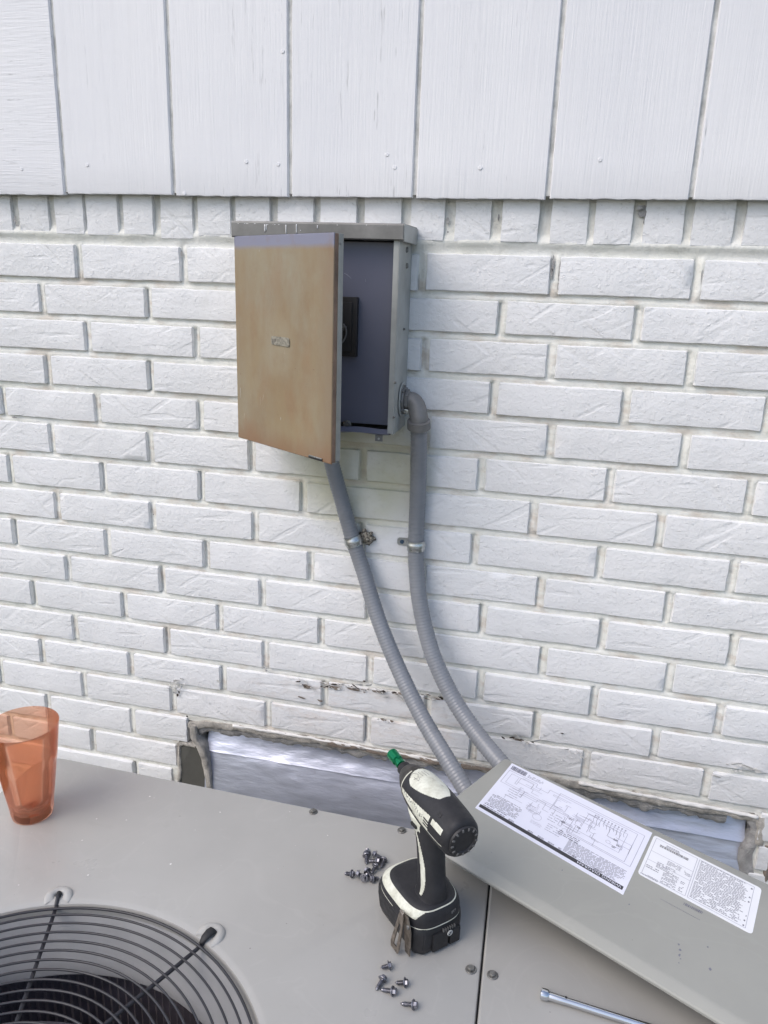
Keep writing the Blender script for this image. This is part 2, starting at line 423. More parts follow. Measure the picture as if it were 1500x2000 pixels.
def sheet_mat():
    n = NT('galvanised_sheet_metal'); p = n.pos()
    f = n.noise(n.map(p, (0.25, 1, 1.2)), 30, 5, .65)
    c = n.mix(n.ramp(f, 0.3, 0.7), (0.50, 0.53, 0.63), (0.61, 0.645, 0.77))
    d = n.ramp(n.noise(n.map(p, (0.5, 1, 1)), 60, 6, .75), 0.60, 0.75)
    c = n.mix(n.math('MULTIPLY', d, 0.5), c, (0.36, 0.37, 0.42))
    r = n.ramp(n.noise(n.map(p, (.3, 1, 1)), 22, 5, .7), 0.3, 0.7, (.34,) * 3 + (1,), (.52,) * 3 + (1,))
    nm = n.bump(n.noise(n.map(p, (.4, 1, 1)), 9, 3), 0.014, 0.8)
    nm = n.bump(n.noise(n.map(p, (.35, 1, 1.2), (0, R(8), 0)), 34, 4, .6), 0.004, 0.55, nm)
    return n.out(c, r, 0.65, nm)
M['sheet'] = sheet_mat()
def cup_mat():
    n = NT('translucent_orange_plastic'); t = n.t; out = t.nodes['Material Output']; t.nodes.remove(n.b)
    tr = n.n('ShaderNodeBsdfTransparent'); tr.inputs[0].default_value = (0.98, 0.80, 0.69, 1)
    tl = n.n('ShaderNodeBsdfTranslucent'); tl.inputs[0].default_value = (0.95, 0.30, 0.13, 1)
    df = n.n('ShaderNodeBsdfDiffuse'); df.inputs[0].default_value = (0.90, 0.30, 0.14, 1)
    gl = n.n('ShaderNodeBsdfGlossy'); gl.inputs['Roughness'].default_value = 0.06; gl.inputs[0].default_value = (1, 1, 1, 1)
    m0 = n.n('ShaderNodeMixShader'); m0.inputs[0].default_value = 0.45; n.l(tl.outputs[0], m0.inputs[1]); n.l(df.outputs[0], m0.inputs[2])
    lw = n.n('ShaderNodeLayerWeight'); lw.inputs[0].default_value = 0.25
    fac = n.math('ADD', 0.085, n.math('MULTIPLY', lw.outputs['Facing'], 0.42))
    m1 = n.n('ShaderNodeMixShader'); n.l(fac, m1.inputs[0]); n.l(tr.outputs[0], m1.inputs[1]); n.l(m0.outputs[0], m1.inputs[2])
    m2 = n.n('ShaderNodeMixShader'); n.l(n.math('MULTIPLY', lw.outputs['Fresnel'], 0.8), m2.inputs[0]); n.l(m1.outputs[0], m2.inputs[1]); n.l(gl.outputs[0], m2.inputs[2])
    n.l(m2.outputs[0], out.inputs['Surface']); return n.m
M['cup'] = cup_mat()

# ================================================================ GROUND
bm = bmesh.new()
g = 60
xs = [-g, -12, -4, -2, -1, 0, 1, 2, 4, 12, g]
vv = [[bm.verts.new((x, y, -1.56 + (0.02 * noise.noise(Vector((x, y, 0))) if abs(x) < 10 and abs(y) < 10 else 0))) for y in xs] for x in xs]
for i in range(len(xs) - 1):
    for j in range(len(xs) - 1): bm.faces.new((vv[i][j], vv[i + 1][j], vv[i + 1][j + 1], vv[i][j + 1]))
tag(obj('ground', bm, M['ground'], smooth=True), 'soil and short grass below the wall', kind='structure')

# ================================================================ BRICK WALL
OX0, OX1, OZ0, OZ1 = 0.118, 1.232, -1.105, -0.886     # the crawl-space opening
WX0, WX1 = -1.30, 2.60
wall = thing('brick_wall', 'white painted brick wall with recessed joints behind the air conditioner', 'wall', (0, 0, -1.56))
def wp(name, bm, mat, **k):
    o = obj(name, bm, mat, wall, **k); o.location = (0, 0, 1.56); return o
# core of the wall, pierced by the opening
bm = bmesh.new()
for lo, hi in (((WX0, .0200, OZ1 + .004), (WX1, .21, 0.205)), ((WX0, .0200, OZ0), (OX0 - .004, .21, OZ1 + .003)),
               ((OX1 + .004, .0200, OZ0), (WX1, .21, OZ1 + .003)), ((WX0, .0200, -1.65), (WX1, .21, OZ0 - .001))): box(bm, lo, hi)
box(bm, (OX0 - .02, .211, OZ0 - .02), (OX1 + .02, .23, OZ1 + .02))
wp('wall_core', bm, M['grey_mortar'])

def brick_bm(L, H, seed, hi=True, depth=0.030):
    """brick centred on its face, front toward -Y, soft uneven arrises"""
    bm = bmesh.new(); rnd = random.Random(seed)
    nx, nz = (14, 5) if hi else (4, 2)
    if L < 0.1 and hi: nx, nz = 5, 9
    us = [-1] + [(-1 + 2 * i / nx) * (1 - 0.018) for i in range(nx + 1)] + [1]
    ws = [-1] + [(-1 + 2 * i / nz) * (1 - 0.055 * min(1, 0.055 / H)) for i in range(nz + 1)] + [1]
    G = []
    for i, u in enumerate(us):
        c = []
        for k, q in enumerate(ws):
            ex = i in (0, len(us) - 1); ez = k in (0, len(ws) - 1)
            x = u * L / 2; z = q * H / 2
            P = Vector((x + seed * 1.37, seed * .7, z))
            y = 0.0011 * noise.noise(P * 22)
            if ex or ez:
                y += 0.0040 + 0.0016 * noise.noise(P * 60)
                if ex and ez: x -= math.copysign(0.0022, u); z -= math.copysign(0.0018, q)
            elif i in (1, len(us) - 2) or k in (1, len(ws) - 2): y += 0.0009 + 0.0006 * noise.noise(P * 80)
            if ex or i in (1, len(us) - 2): x += 0.0011 * noise.noise(P * 70)
            if ez or k in (1, len(ws) - 2): z += 0.0010 * noise.noise(P * 45 + Vector((5, 5, 5)))
            if hi and (ex or ez) and rnd.random() < 0.05: y += 0.003
            c.append(bm.verts.new((x, y, z)))
        G.append(c)
    a, b = len(us) - 1, len(ws) - 1
    for i in range(a):
        for k in range(b): bm.faces.new((G[i][k], G[i + 1][k], G[i + 1][k + 1], G[i][k + 1]))
    loop = [G[i][0] for i in range(a + 1)] + [G[a][k] for k in range(1, b + 1)] + [G[i][b] for i in range(a - 1, -1, -1)] + [G[0][k] for k in range(b - 1, 0, -1)]
    back = [bm.verts.new((v.co.x, depth, v.co.z)) for v in loop]
    n = len(loop)
    for i in range(n):
        j = (i + 1) % n; bm.faces.new((loop[j], loop[i], back[i], back[j]))
    return bm

ROWS = {  # lower right arris of bricks: (index of the joint, photo x, photo y)
 0:[(0,149,546.5),(1,352.5,552.5),(4,1071,573),(5,1348,583.5)], 1:[(0,77.5,612.5),(1,283.5,621.5),(4,969,653),(5,1233.5,663)],
 2:[(0,166.5,690),(1,377,697),(4,1065,739.5),(5,1336,749)], 3:[(0,89,749),(1,288,766),(4,953,810.5),(5,1209.7,823.5),(6,1487,844)],
 4:[(0,185.5,825),(1,385,842),(4,1064.5,893),(5,1324.5,911.5)], 5:[(0,97,884),(1,288,902),(2,485,921),(4,930,958),(5,1179,982),(6,1451,1004.7)],
 6:[(-1,17,945),(0,197,961),(1,387,980),(2,585,997),(4,1031,1043),(5,1277,1067)], 7:[(0,108,1014),(1,293,1035),(2,492,1056),(4,917,1101.7),(5,1161,1128.5),(6,1417.7,1156)],
 8:[(-1,26,1066),(0,206,1086),(1,397,1109),(4,1045,1185),(5,1294,1213)], 9:[(0,129.5,1135),(1,311.5,1158.5),(4,933,1237),(5,1166,1267),(6,1418.5,1297.5)],
 10:[(-1,62,1185),(0,238,1207),(1,423,1230),(4,1050,1317.5),(5,1296,1351)], 11:[(0,143,1254),(1,321,1277.5),(2,512,1304),(4,929,1364),(5,1149,1397.7),(6,1392.5,1432)],
 12:[(-1,79,1297),(0,251,1324),(1,430,1350),(2,627,1377),(4,1038.5,1434),(5,1268,1479)], 13:[(0,160,1362.5),(1,333,1389.5),(2,517,1421),(3,709.5,1451),(4,915,1484),(5,1134,1518.5),(6,1367,1560)],
 14:[(0,255,1432)], 15:[(0,177,1467.6),(1,344.5,1495)], 16:[(0,262,1545)]}
JX, JZ = 0.0132, 0.0120
brick_n = 0
def add_brick(L, H, x, y, z, rot=0.0, seed=None):
    global brick_n
    brick_n += 1
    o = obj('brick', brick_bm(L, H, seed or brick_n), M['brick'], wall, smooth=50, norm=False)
    o.location = (x, y, z + 1.56); o.rotation_euler = (0, rot, 0); return o
extra = bmesh.new()
def add_extra(L, H, x, y, z):
    b = brick_bm(L, H, int(abs(x * 977) + abs(z * 771)), False)
    me = bpy.data.meshes.new('t'); b.to_mesh(me); b.free()
    me.transform(Matrix.Translation((x, y, z))); extra.from_mesh(me); bpy.data.meshes.remove(me)
rnd = random.Random(3)
joints, BED, ZT = [], [], []
for r, pts in ROWS.items():
    W = {i: wy(x, y) for i, x, y in pts}
    idx = sorted(W); half = 0.5 if r % 2 else 0.0
    off = sum(W[i].x - (i - half) * 0.203 for i in idx) / len(idx)
    zb = sum(W[i].z for i in idx) / len(idx)
    if r == 16: off = -0.012; zb = sum(wy(x, y).z for _, x, y in ROWS[15]) / 2 - 0.0665
    def jx(i):
        if i in W: return W[i].x
        lo = [k for k in idx if k < i]; hi = [k for k in idx if k > i]
        if lo and hi:
            a, b = lo[-1], hi[0]; return W[a].x + (W[b].x - W[a].x) * (i - a) / (b - a)
        k = lo[-1] if lo else hi[0]
        return W[k].x + 0.203 * (i - k)
    up = sum(wy(x, y).z for _, x, y in ROWS[r - 1]) / len(ROWS[r - 1]) if r else zb + 0.069
    H = (up - zb) - JZ
    if r == 16: H = 0.0555
    BED.append((zb, H)); joints.append([(jx(i), jx(i) + JX) for i in range(-5, 12)]); ZT.append(-(zb + H + .0003))
    for i in range(-5, 12):
        xr = jx(i); xl = jx(i - 1) + JX; y = rnd.uniform(-0.0012, 0.0014)
        zj = zb + rnd.uniform(-0.0008, 0.0008); rt = R(rnd.uniform(-0.25, 0.25))
        if r >= 14:
            if xl < OX1 and xr > OX0:
                if xl < OX0 - 0.02: xr = OX0 + (0.022 if r == 14 else -0.020)
                elif xr > OX1 + 0.02: xl = OX1 + (0.004 if r == 14 else 0.016)
                else: continue
        L = xr - xl
        if L < 0.03: continue
        if xl < -0.62 or xr > 1.75: add_extra(L, H, (xl + xr) / 2, y, zj + H / 2)
        else: add_brick(L, H, (xl + xr) / 2, y, zj + H / 2, rt)
# courses hidden behind the unit, down to the soil
for r in range(17, 24):
    zb = -1.095 - 0.0665 * (r - 16)
    for i in range(-6, 13):
        xl = (i - (0.5 if r % 2 else 0)) * 0.203; add_extra(0.19, 0.0545, xl + 0.1, 0, zb + 0.027)
# soldier course under the siding
SOL = [(-92,-38,455),(-26,25,456),(39,96,456),(109,165,458),(171,231,460),(243,300,459),(314,376,467),(387,450,463),(460,527,466),(542,612,468),(625,695,468),
       (710,782,469),(800,866,470),(886,956,474),(977,1049,474),(1072,1144,478),(1157,1231,479),(1252,1330,480),(1347,1427,483),(1448,1522,482),(1548,1626,486),(1652,1735,488)]
for a, b, yb in SOL:
    A = wy(a, yb); B = wy(b, yb); zb = (A.z + B.z) / 2; H = 0.165 - zb
    add_brick(B.x - A.x, H, (A.x + B.x) / 2, rnd.uniform(-0.0015, 0.0015), zb + H / 2, R(rnd.uniform(-.6, .6)))
lastx = wy(1735, 488).x
for k in range(8): add_extra(0.058, 0.10, lastx + 0.045 + 0.07 * k, 0, 0.115)
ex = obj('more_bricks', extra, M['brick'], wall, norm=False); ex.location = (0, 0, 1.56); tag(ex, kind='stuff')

# mortar: deep under the brick above and beside right hand ends, washed up flush against the next brick
bm = bmesh.new()
import bisect
VJ = [sorted(j) for j in joints]     # per course: (x start, x end)
def mortar_y(x, z, n1):
    k = bisect.bisect_right(ZT, -z) - 1        # course whose band holds z
    y = 0.0072 + 0.0016 * n1
    if 0 <= k < len(BED):
        zb, H = BED[k]
        if z < zb:                              # bed joint below course k
            t = (zb - z) / JZ; y = 0.0086 - 0.0048 * min(1, max(0, t)) + 0.0014 * n1
        elif z <= zb + H:
            J = VJ[k]; i = bisect.bisect_right([j[0] for j in J], x) - 1
            if 0 <= i < len(J) and x <= J[i][1] + .002:
                t = (x - J[i][0]) / (J[i][1] - J[i][0]); dp = .0150 if rj[(k * 7 + i) % 97] > .55 else .0100
                y = dp - (dp - .0028) * min(1, max(0, (t * 1.15 - .05))) ** .75 + 0.0014 * n1
    if z > .045: y -= 0.0075 * math.exp(-((z - 0.0595) / 0.0075) ** 2) * (0.8 + 0.5 * noise.noise(Vector((x * 9, 3, 0))))
    return min(y, .0165)
rj = [random.random() for _ in range(97)]
def mortar_patch(x0, x1, z0, z1, sx=0.0042, sz=0.0042):
    nx = max(1, int((x1 - x0) / sx)); nz = max(1, int((z1 - z0) / sz)); G = []
    for i in range(nx + 1):
        col = []
        for k in range(nz + 1):
            x = x0 + (x1 - x0) * i / nx; z = z0 + (z1 - z0) * k / nz
            n1 = noise.noise(Vector((x * 30, 0, z * 30))) + .5 * noise.noise(Vector((x * 75, 5, z * 75)))
            col.append(bm.verts.new((x, mortar_y(x, z, n1), z)))
        G.append(col)
    for i in range(nx):
        for k in range(nz): bm.faces.new((G[i][k], G[i + 1][k], G[i + 1][k + 1], G[i][k + 1]))
mortar_patch(-0.45, 1.55, OZ1, 0.20)
mortar_patch(-0.75, -0.45, OZ1, 0.20, .02, .01); mortar_patch(1.55, 2.1, OZ1, 0.20, .02, .01)
mortar_patch(-0.45, OX0, OZ0, OZ1); mortar_patch(OX1, 2.1, OZ0, OZ1, .01, .006)
mortar_patch(-0.75, 2.1, -1.62, OZ0, 0.03, .03)
o = wp('mortar', bm, M['mortar'], smooth=True, norm=False)
# ragged mortar round the opening
def ragged(bm, P, rad, n=9, amp=0.5, fl=0.5, seed=0):
    pts = resample(catmull(P, 6), 0.006)
    rings = []
    for i, p in enumerate(pts):
        t = (pts[min(i + 1, len(pts) - 1)] - pts[max(i - 1, 0)]).normalized()
        u, v = frame_from(t); ring = []
        for k in range(n):
            a = 2 * PI * k / n; rr = rad * (1 + amp * fbm((p.x + seed, p.z + a * 0.02, a * .25 + seed), 55, 3))
            ring.append(p + u * math.cos(a) * rr + v * math.sin(a) * rr)
        for q in ring: q.y = p.y + (q.y - p.y) * fl
        rings.append(ring)
    ringloft(bm, rings)
def ribbon(P, y, back, w_in, w_out, amp, seed, step=0.0050, side=1):
    """broken plate following P on the wall: one edge straight, the other jagged, with thickness going into the wall"""
    bm = bmesh.new(); pts = resample(catmull([wy(a, b, y) for a, b in P], 8), step); G = []
    for i, p in enumerate(pts):
        t = (pts[min(i + 1, len(pts) - 1)] - pts[max(i - 1, 0)]).normalized(); nn = Vector((-t.z, 0, t.x)).normalized() * -side
        j = w_out * (1 + amp * (.9 * fbm((i * .06, seed, 0), 2.2, 3) + .22 * noise.noise(Vector((i * .9, seed, 2)))))
        yy = y + .0016 * noise.noise(Vector((i * .35, seed, 7)))
        G.append([p - nn * w_in + Vector((0, .006, 0)), Vector((p.x, yy, p.z)) - nn * w_in * .8, Vector((p.x, yy - .0008, p.z)) + nn * j * .25, Vector((p.x, yy + .0010 + .001 * noise.noise(Vector((i * .5, 1, seed))), p.z)) + nn * j * .8,
                  Vector((p.x, yy + .0040, p.z)) + nn * j, Vector((p.x, yy + back, p.z)) + nn * j * .7, Vector((p.x, yy + back, p.z)) - nn * w_in])
    ringloft(bm, G); return bm
LP = [(366, 1416), (420, 1415), (500, 1427), (560, 1436), (640, 1449), (760, 1470), (880, 1490), (1000, 1509), (1120, 1531), (1240, 1554), (1340, 1573), (1420, 1587), (1492, 1602)]
wp('mortar_lip', ribbon(LP, .003, .05, .006, .0125, .55, 3.1), M['pale_mortar'], smooth=35)
wp('mortar_lip', ribbon([(x, y + 7) for x, y in LP[:7]], .010, .05, .003, .0135, .9, 8.2), M['grey_mortar'], smooth=35)
wp('mortar_lip', ribbon([(x, y + 7) for x, y in LP[7:12]], .010, .05, .003, .0155, .9, 5.7), M['grey_mortar'], smooth=35)
wp('mortar_lip', ribbon([(x, y + 2) for x, y in LP[4:8]], .0015, .03, .004, .0075, .9, 1.7), M['raw_mortar'], smooth=35)
# white painted ridge hanging below the course on both sides
bm = bmesh.new()
for P, s in ((((455, 1417), (560, 1433), (700, 1458), (900, 1492)), 1), (((1130, 1528), (1200, 1543), (1300, 1562), (1420, 1583), (1480, 1597)), 2)):
    ragged(bm, [wy(x, y, 0.004) for x, y in P], 0.0034, amp=0.8, fl=1.0, seed=s * 3)
wp('paint_ridge', bm, M['flake'], smooth=True)
# left jamb: flat olive grey cement with ragged pale edges
jl = [wy(352, 1459, .004), wy(376, 1455, .004), wy(392, 1470, .006), wy(400, 1500, .008), wy(406, 1545, .010), wy(348, 1545, .004), wy(351, 1500, .004)]
bm = bmesh.new(); f = bm.faces.new([bm.verts.new(p) for p in jl]); r_ = bmesh.ops.extrude_face_region(bm, geom=[f])
for v in [e for e in r_['geom'] if isinstance(e, bmesh.types.BMVert)]: v.co.y += 0.06
wp('cement_jamb', bm, M['olive'])
wp('jamb_edge', ribbon([(373, 1418), (374, 1440), (385, 1458), (394, 1478), (399, 1500), (404, 1525), (409, 1562)], -.002, .05, .004, .0085, .6, 2.4, side=-1), M['pale_mortar'], smooth=35)
wp('jamb_edge', ribbon([(350, 1455), (349, 1480), (350, 1510), (348, 1552)], .0015, .02, .004, .0040, .7, 6.4, side=-1), M['pale_mortar'], smooth=35)
wp('jamb_edge', ribbon([(346, 1455), (362, 1453), (381, 1457)], .0015, .02, .004, .0060, .7, 9.4), M['pale_mortar'], smooth=35)
bm = bmesh.new(); quad(bm, [wy(x, y, .055) for x, y in ((368, 1418), (440, 1424), (420, 1470), (372, 1470))]); wp('gap_shade_sheet', bm, M['dark'])  # near-black sheet: the hollow's shade is put into its colour
# right jamb: rough post of mortar and a dark broken brick
wp('jamb_edge', ribbon([(1478, 1592), (1480, 1625), (1472, 1650), (1464, 1672), (1466, 1700), (1474, 1745)], .004, .05, .006, .0155, .6, 12.5), M['grey_mortar'], smooth=35)
wp('jamb_edge', ribbon([(1488, 1598), (1487, 1630), (1485, 1652)], .001, .02, .006, .0085, .6, 15.5), M['pale_mortar'], smooth=35)
wp('jamb_edge', ribbon([(1506, 1655), (1502, 1690), (1496, 1715), (1506, 1745)], .001, .02, .006, .0085, .7, 17.5), M['raw_mortar'], smooth=35)
bm = bmesh.new()
pts = [wy(x, y, .012) for x, y in ((1462, 1652), (1494, 1656), (1492, 1690), (1480, 1740), (1456, 1740), (1452, 1680))]
f = bm.faces.new([bm.verts.new(p) for p in pts]); r_ = bmesh.ops.extrude_face_region(bm, geom=[f])
for v in [e for e in r_['geom'] if isinstance(e, bmesh.types.BMVert)]: v.co.y += 0.04
wp('broken_brick', bm, M['olive'])

# peeling and broken paint along the damaged joint
def flake(bm, c, sx, sz, ang, curl, seed):
    rn = random.Random(seed); n = 9; rim = []
    for k in range(n):
        a = 2 * PI * k / n; rr = rn.uniform(0.55, 1.0)
        x = math.cos(a) * sx * rr; z = math.sin(a) * sz * rr
        xx = x * math.cos(ang) - z * math.sin(ang); zz = x * math.sin(ang) + z * math.cos(ang)
        y = -0.001 - curl * max(0, math.sin(a + rn.uniform(-.4, .4)))
        rim.append(Vector((c.x + xx, c.y + y, c.z + zz)))
    f = bm.faces.new([bm.verts.new(p) for p in rim]); r_ = bmesh.ops.extrude_face_region(bm, geom=[f])
    for v in [e for e in r_['geom'] if isinstance(e, bmesh.types.BMVert)]: v.co.y += 0.0006
dark_spots = [(640,1341,9,2.5),(653,1336,10,3),(692,1339,9,2),(748,1351,9,6),(770,1352,8,3),(862,1363,10,3.5),(1000,1440,9,3),(1040,1449,6,2),(1020,1445,6,2),
              (838,1356,5,2),(983,1441,7,3),(347,1357,4,6),(582,1331,8,3),(596,1340,6,2),(712,1330,4,3),(1098,1432,4,2),(366,1399,3.5,3),(350,1352,3,5)]
bm = bmesh.new()
for i, (x, y, a, b) in enumerate(dark_spots):
    c = wy(x, y, -0.0022); flake(bm, c, a * .0008, b * .0007, R(-6 + 25 * math.sin(i * 2.3)), 0.0, i + 50)
wp('dark_crack', bm, M['crack'])
bm = bmesh.new()
for i, (x, y, a, b) in enumerate([(655,1343,13,5),(690,1346,16,3.5),(790,1356,13,4.5),(600,1340,12,6),(735,1350,10,3),(590,1362,10,2.5),(625,1368,6,3),(750,1405,8,3.5),(765,1408,5,3),(1010,1444,12,3)]):
    flake(bm, wy(x, y, -0.0016), a * .0011, b * .0011, R(-6), 0.0015, i + 80)
wp('bare_mortar_patch', bm, M['raw_mortar'])
bm = bmesh.new(); rq = random.Random(77)
for k in range(34):
    i = rq.randrange(7); x = 628 + 235 * rq.random(); y = 1336 + (x - 628) * .115 + rq.uniform(-4, 6)
    flake(bm, wy(x, y, -0.0014), rq.uniform(2, 9) * .001, rq.uniform(.8, 2.2) * .001, R(rq.uniform(-20, 10)), .0015, 600 + k)
wp('bare_mortar_patch', bm, M['raw_mortar'])
bm = bmesh.new()
fl = [(700,1336,14,3),(722,1337,10,4),(740,1346,12,3),(780,1362,16,3.5),(752,1360,9,3),(815,1351,10,2.5),(587,1326,7,3),(612,1345,10,3),(345,1330,8,5),(352,1340,7,6),(338,1345,8,3),
      (356,1325,6,4),(342,1352,5,6),(428,1330,5,5),(518,1303,5,4),(520,1308,3,4),(1045,1446,14,3.5),(1030,1449,8,4),(1012,1437,12,2.5),(960,1372,12,2),(1100,1462,12,2.5),(1130,1468,8,2),(1460,1497,18,4),(1440,1490,10,4),(1400,1515,12,4),(1480,1505,8,6)]
for i, (x, y, a, b) in enumerate(fl): flake(bm, wy(x, y, -0.003), a * .00105, b * .00105, R(-8 + 30 * math.sin(i * 1.7)), 0.004, i + 7)
rq = random.Random(31)
JP = [(628, 1335), (660, 1339), (700, 1338), (735, 1347), (760, 1354), (795, 1358), (830, 1357), (860, 1363)]
for k in range(46):
    i = rq.randrange(len(JP) - 1); t = rq.random(); x = JP[i][0] + (JP[i + 1][0] - JP[i][0]) * t; y = JP[i][1] + (JP[i + 1][1] - JP[i][1]) * t + rq.uniform(-6, 7)
    flake(bm, wy(x, y, -0.0018 - rq.random() * .003), rq.uniform(2, 7) * .001, rq.uniform(.8, 2.6) * .001, R(rq.uniform(-35, 25)), rq.uniform(0, .005), 400 + k)
for (cx_, cy_, n_, sp_) in ((345, 1338, 16, 14), (520, 1305, 6, 6), (1445, 1498, 16, 30), (1040, 1448, 14, 34), (590, 1335, 9, 14), (750, 1406, 7, 14), (1140, 1480, 8, 30)):
    for k in range(n_):
        flake(bm, wy(cx_ + rq.gauss(0, sp_ * .6), cy_ + rq.gauss(0, sp_ * .22), -0.0015 - rq.random() * .002), rq.uniform(1.5, 5) * .001, rq.uniform(.7, 2.6) * .001, R(rq.uniform(-50, 40)), rq.uniform(0, .005), 500 + k + int(cx_))
f_ = wp('paint_flake', bm, M['flake']); tag(f_, kind='stuff')
# loose dirty stains in the joints
bm = bmesh.new()
for i, (x, y, a, b) in enumerate([(30,430,3,9),(34,440,6,3),(1256,412,9,14),(1262,430,5,12),(1250,405,8,5),(875,453,2.5,2),(875,430,3,7),(1080,512,3,16),(1077,535,3,14),(1093,530,2,22),(1090,560,1.6,9),(818,552,1,16),(1371,540,2,14),
                                  (974,425,2,9),(1375,532,2,7),(145,515,2,11),(355,495,3,6),(302,600,1.5,9),(1172,950,2,5),(1183,1262,2,4),(1170,1218,1.5,4),(75,725,2.5,3),(28,815,8,2.5),(606,410,2,10),(612,395,3,6),(300,1005,2,2)]):
    flake(bm, wy(x, y, 0.0035 if b > a else -0.0015), a * .0009, b * .0009, 0, 0.0, i + 300)
wp('grime_spot', bm, M['grey_mortar'])

# ================================================================ SIDING
SY, SZ = -0.018, wy(568, 383, -0.018).z
gx = [-0.0324 + 0.203 * i for i in range(-4, 13)]
side = thing('plywood_siding', 'white painted grooved wood siding above the brick course', 'siding', (0, 0, SZ))
bm = bmesh.new(); box(bm, (-0.95, -0.0135, SZ + .004), (2.45, 0.006, 1.60)); obj('backing_panel', bm, M['groove'], side).location = (0, 0, -SZ)
bm = bmesh.new(); box(bm, (-0.95, 0.010, 0.206), (2.45, 0.20, 1.60)); obj('wall_core', bm, M['groove'], side).location = (0, 0, -SZ)
for i in range(len(gx) - 1):
    x0 = gx[i] + 0.0028; x1 = gx[i + 1] - 0.0028
    rn = random.Random(i + 11); bm = bmesh.new(); dz = rn.uniform(-0.0012, 0.0012)
    N = 34; G = []
    zs = [0, 0.004, 0.05, 0.4, 0.8, 1.45]
    prof = [(x0, -0.0086), (x0 + .0006, SY + .0015), (x0 + .002, SY)] + [(x0 + .002 + (x1 - x0 - .004) * t / N, SY) for t in range(1, N)] + [(x1 - .002, SY), (x1 - .0006, SY + .0015), (x1, -0.0086)]
    for z in zs:
        row = []
        for (x, y) in prof:
            yy = y + (0.0004 * noise.noise(Vector((x * 14, z * 4, i))) if y < -0.01 else 0)
            zz = z
            if z == 0: zz = 0.0011 * noise.noise(Vector((x * 55, 0, i * 3))) + 0.0009 * noise.noise(Vector((x * 230, 4, i)))
            if z == 0 and y < -0.01: yy += 0.0008
            row.append(bm.verts.new((x, yy, SZ + dz + zz)))
        G.append(row)
    for a in range(len(zs) - 1):
        for b in range(len(prof) - 1): bm.faces.new((G[a][b], G[a][b + 1], G[a + 1][b + 1], G[a + 1][b]))
    bot = [bm.verts.new((v.co.x, -0.0086, v.co.z)) for v in G[0]]
    for b in range(len(prof) - 1): bm.faces.new((bot[b], bot[b + 1], G[0][b + 1], G[0][b]))
    mat = M['plank_h'] if gx[i] < -0.1 and gx[i] > -0.4 else (M['plank_b'] if i in (5, 6) else M['plank_a'])
    obj('plank', bm, mat, side, smooth=40, norm=False).location = (0, 0, -SZ)
# nail heads under the paint
me = None
for x, y in ((170,322),(481,316),(543,321),(756,302),(771,327),(938,328),(1172,312),(42,330),(552,100),(360,378)):
    p = wy(x, y, SY - 0.0006)
    if me is None:
        bm = bmesh.new(); lathe(bm, [(0, .0001), (.0018, .0002), (.0024, .0003), (.0030, 0), (.0030, -.0004)], 12)
        o = obj('nail_head', bm, M['plank_a'], side, smooth=True); me = o.data
    else:
        o = bpy.data.objects.new('nail_head', me); COL.objects.link(o); o.parent = side
    o.location = (p.x, p.y, p.z - SZ); o.rotation_euler = (R(90), 0, 0)

# ================================================================ SHEET METAL IN THE OPENING
sheet = thing('vent_cover_sheet', 'shiny folded sheet metal closing the crawl space opening behind the unit', 'metal sheet', (0.6, 0.05, -1.10))
def sp(name, bm, mat, **k):
    o = obj(name, bm, mat, sheet, **k); o.location = (-0.6, -0.05, 1.10); return o
def band(P0, P1, n=110, amp=0.0012, th=0.0012, seed=0):
    """sheet strip between two profiles [(y,z)...] along x"""
    bm = bmesh.new(); G = []
    x0, x1 = 0.172, OX1 - .004
    prof = P0
    for i in range(n + 1):
        x = x0 + (x1 - x0) * i / n; row = []
        for (y, z) in prof:
            row.append(bm.verts.new((x, y + .0030 * noise.noise(Vector((x * 9, z * 26, 1.5))) + .0014 * noise.noise(Vector((x * 31, z * 60, 4))) + amp * seed * 0, z)))
        G.append(row)
    for i in range(n):
        for k in range(len(prof) - 1): bm.faces.new((G[i][k], G[i + 1][k], G[i + 1][k + 1], G[i][k + 1]))
    r_ = bmesh.ops.extrude_face_region(bm, geom=bm.faces[:])
    for v in [e for e in r_['geom'] if isinstance(e, bmesh.types.BMVert)]: v.co.y += th
    return bm
yS = 0.022; zS = -0.957
sp('lower_sheet', band([(0.003, -1.12), (0.004, -1.08), (0.005, -1.055), (0.0062, -1.035), (0.0078, -1.018), (0.0105, -1.002), (0.0142, -0.987), (0.0185, -0.972), (yS + .002, zS)], None, seed=1), M['sheet'], smooth=40)
sp('upper_sheet', band([(yS - .0034, zS - .0012), (0.0265, -0.945), (0.0315, -0.932), (0.0370, -0.917), (0.044, -0.897), (0.049, -0.88)], None, seed=2), M['sheet'], smooth=40)
for x, y in ((612, 1476), (1255, 1570)):
    p = wy(x, y, 0.046)
    bm = bmesh.new(); lathe(bm, [(0, .003), (.003, .003), (.0035, .001), (.006, .0006), (.006, -.001)], 12, mtx=Matrix.Translation(p) @ Matrix.Rotation(R(55), 4, 'X'))
    sp('screw', bm, M['dull_zinc'])

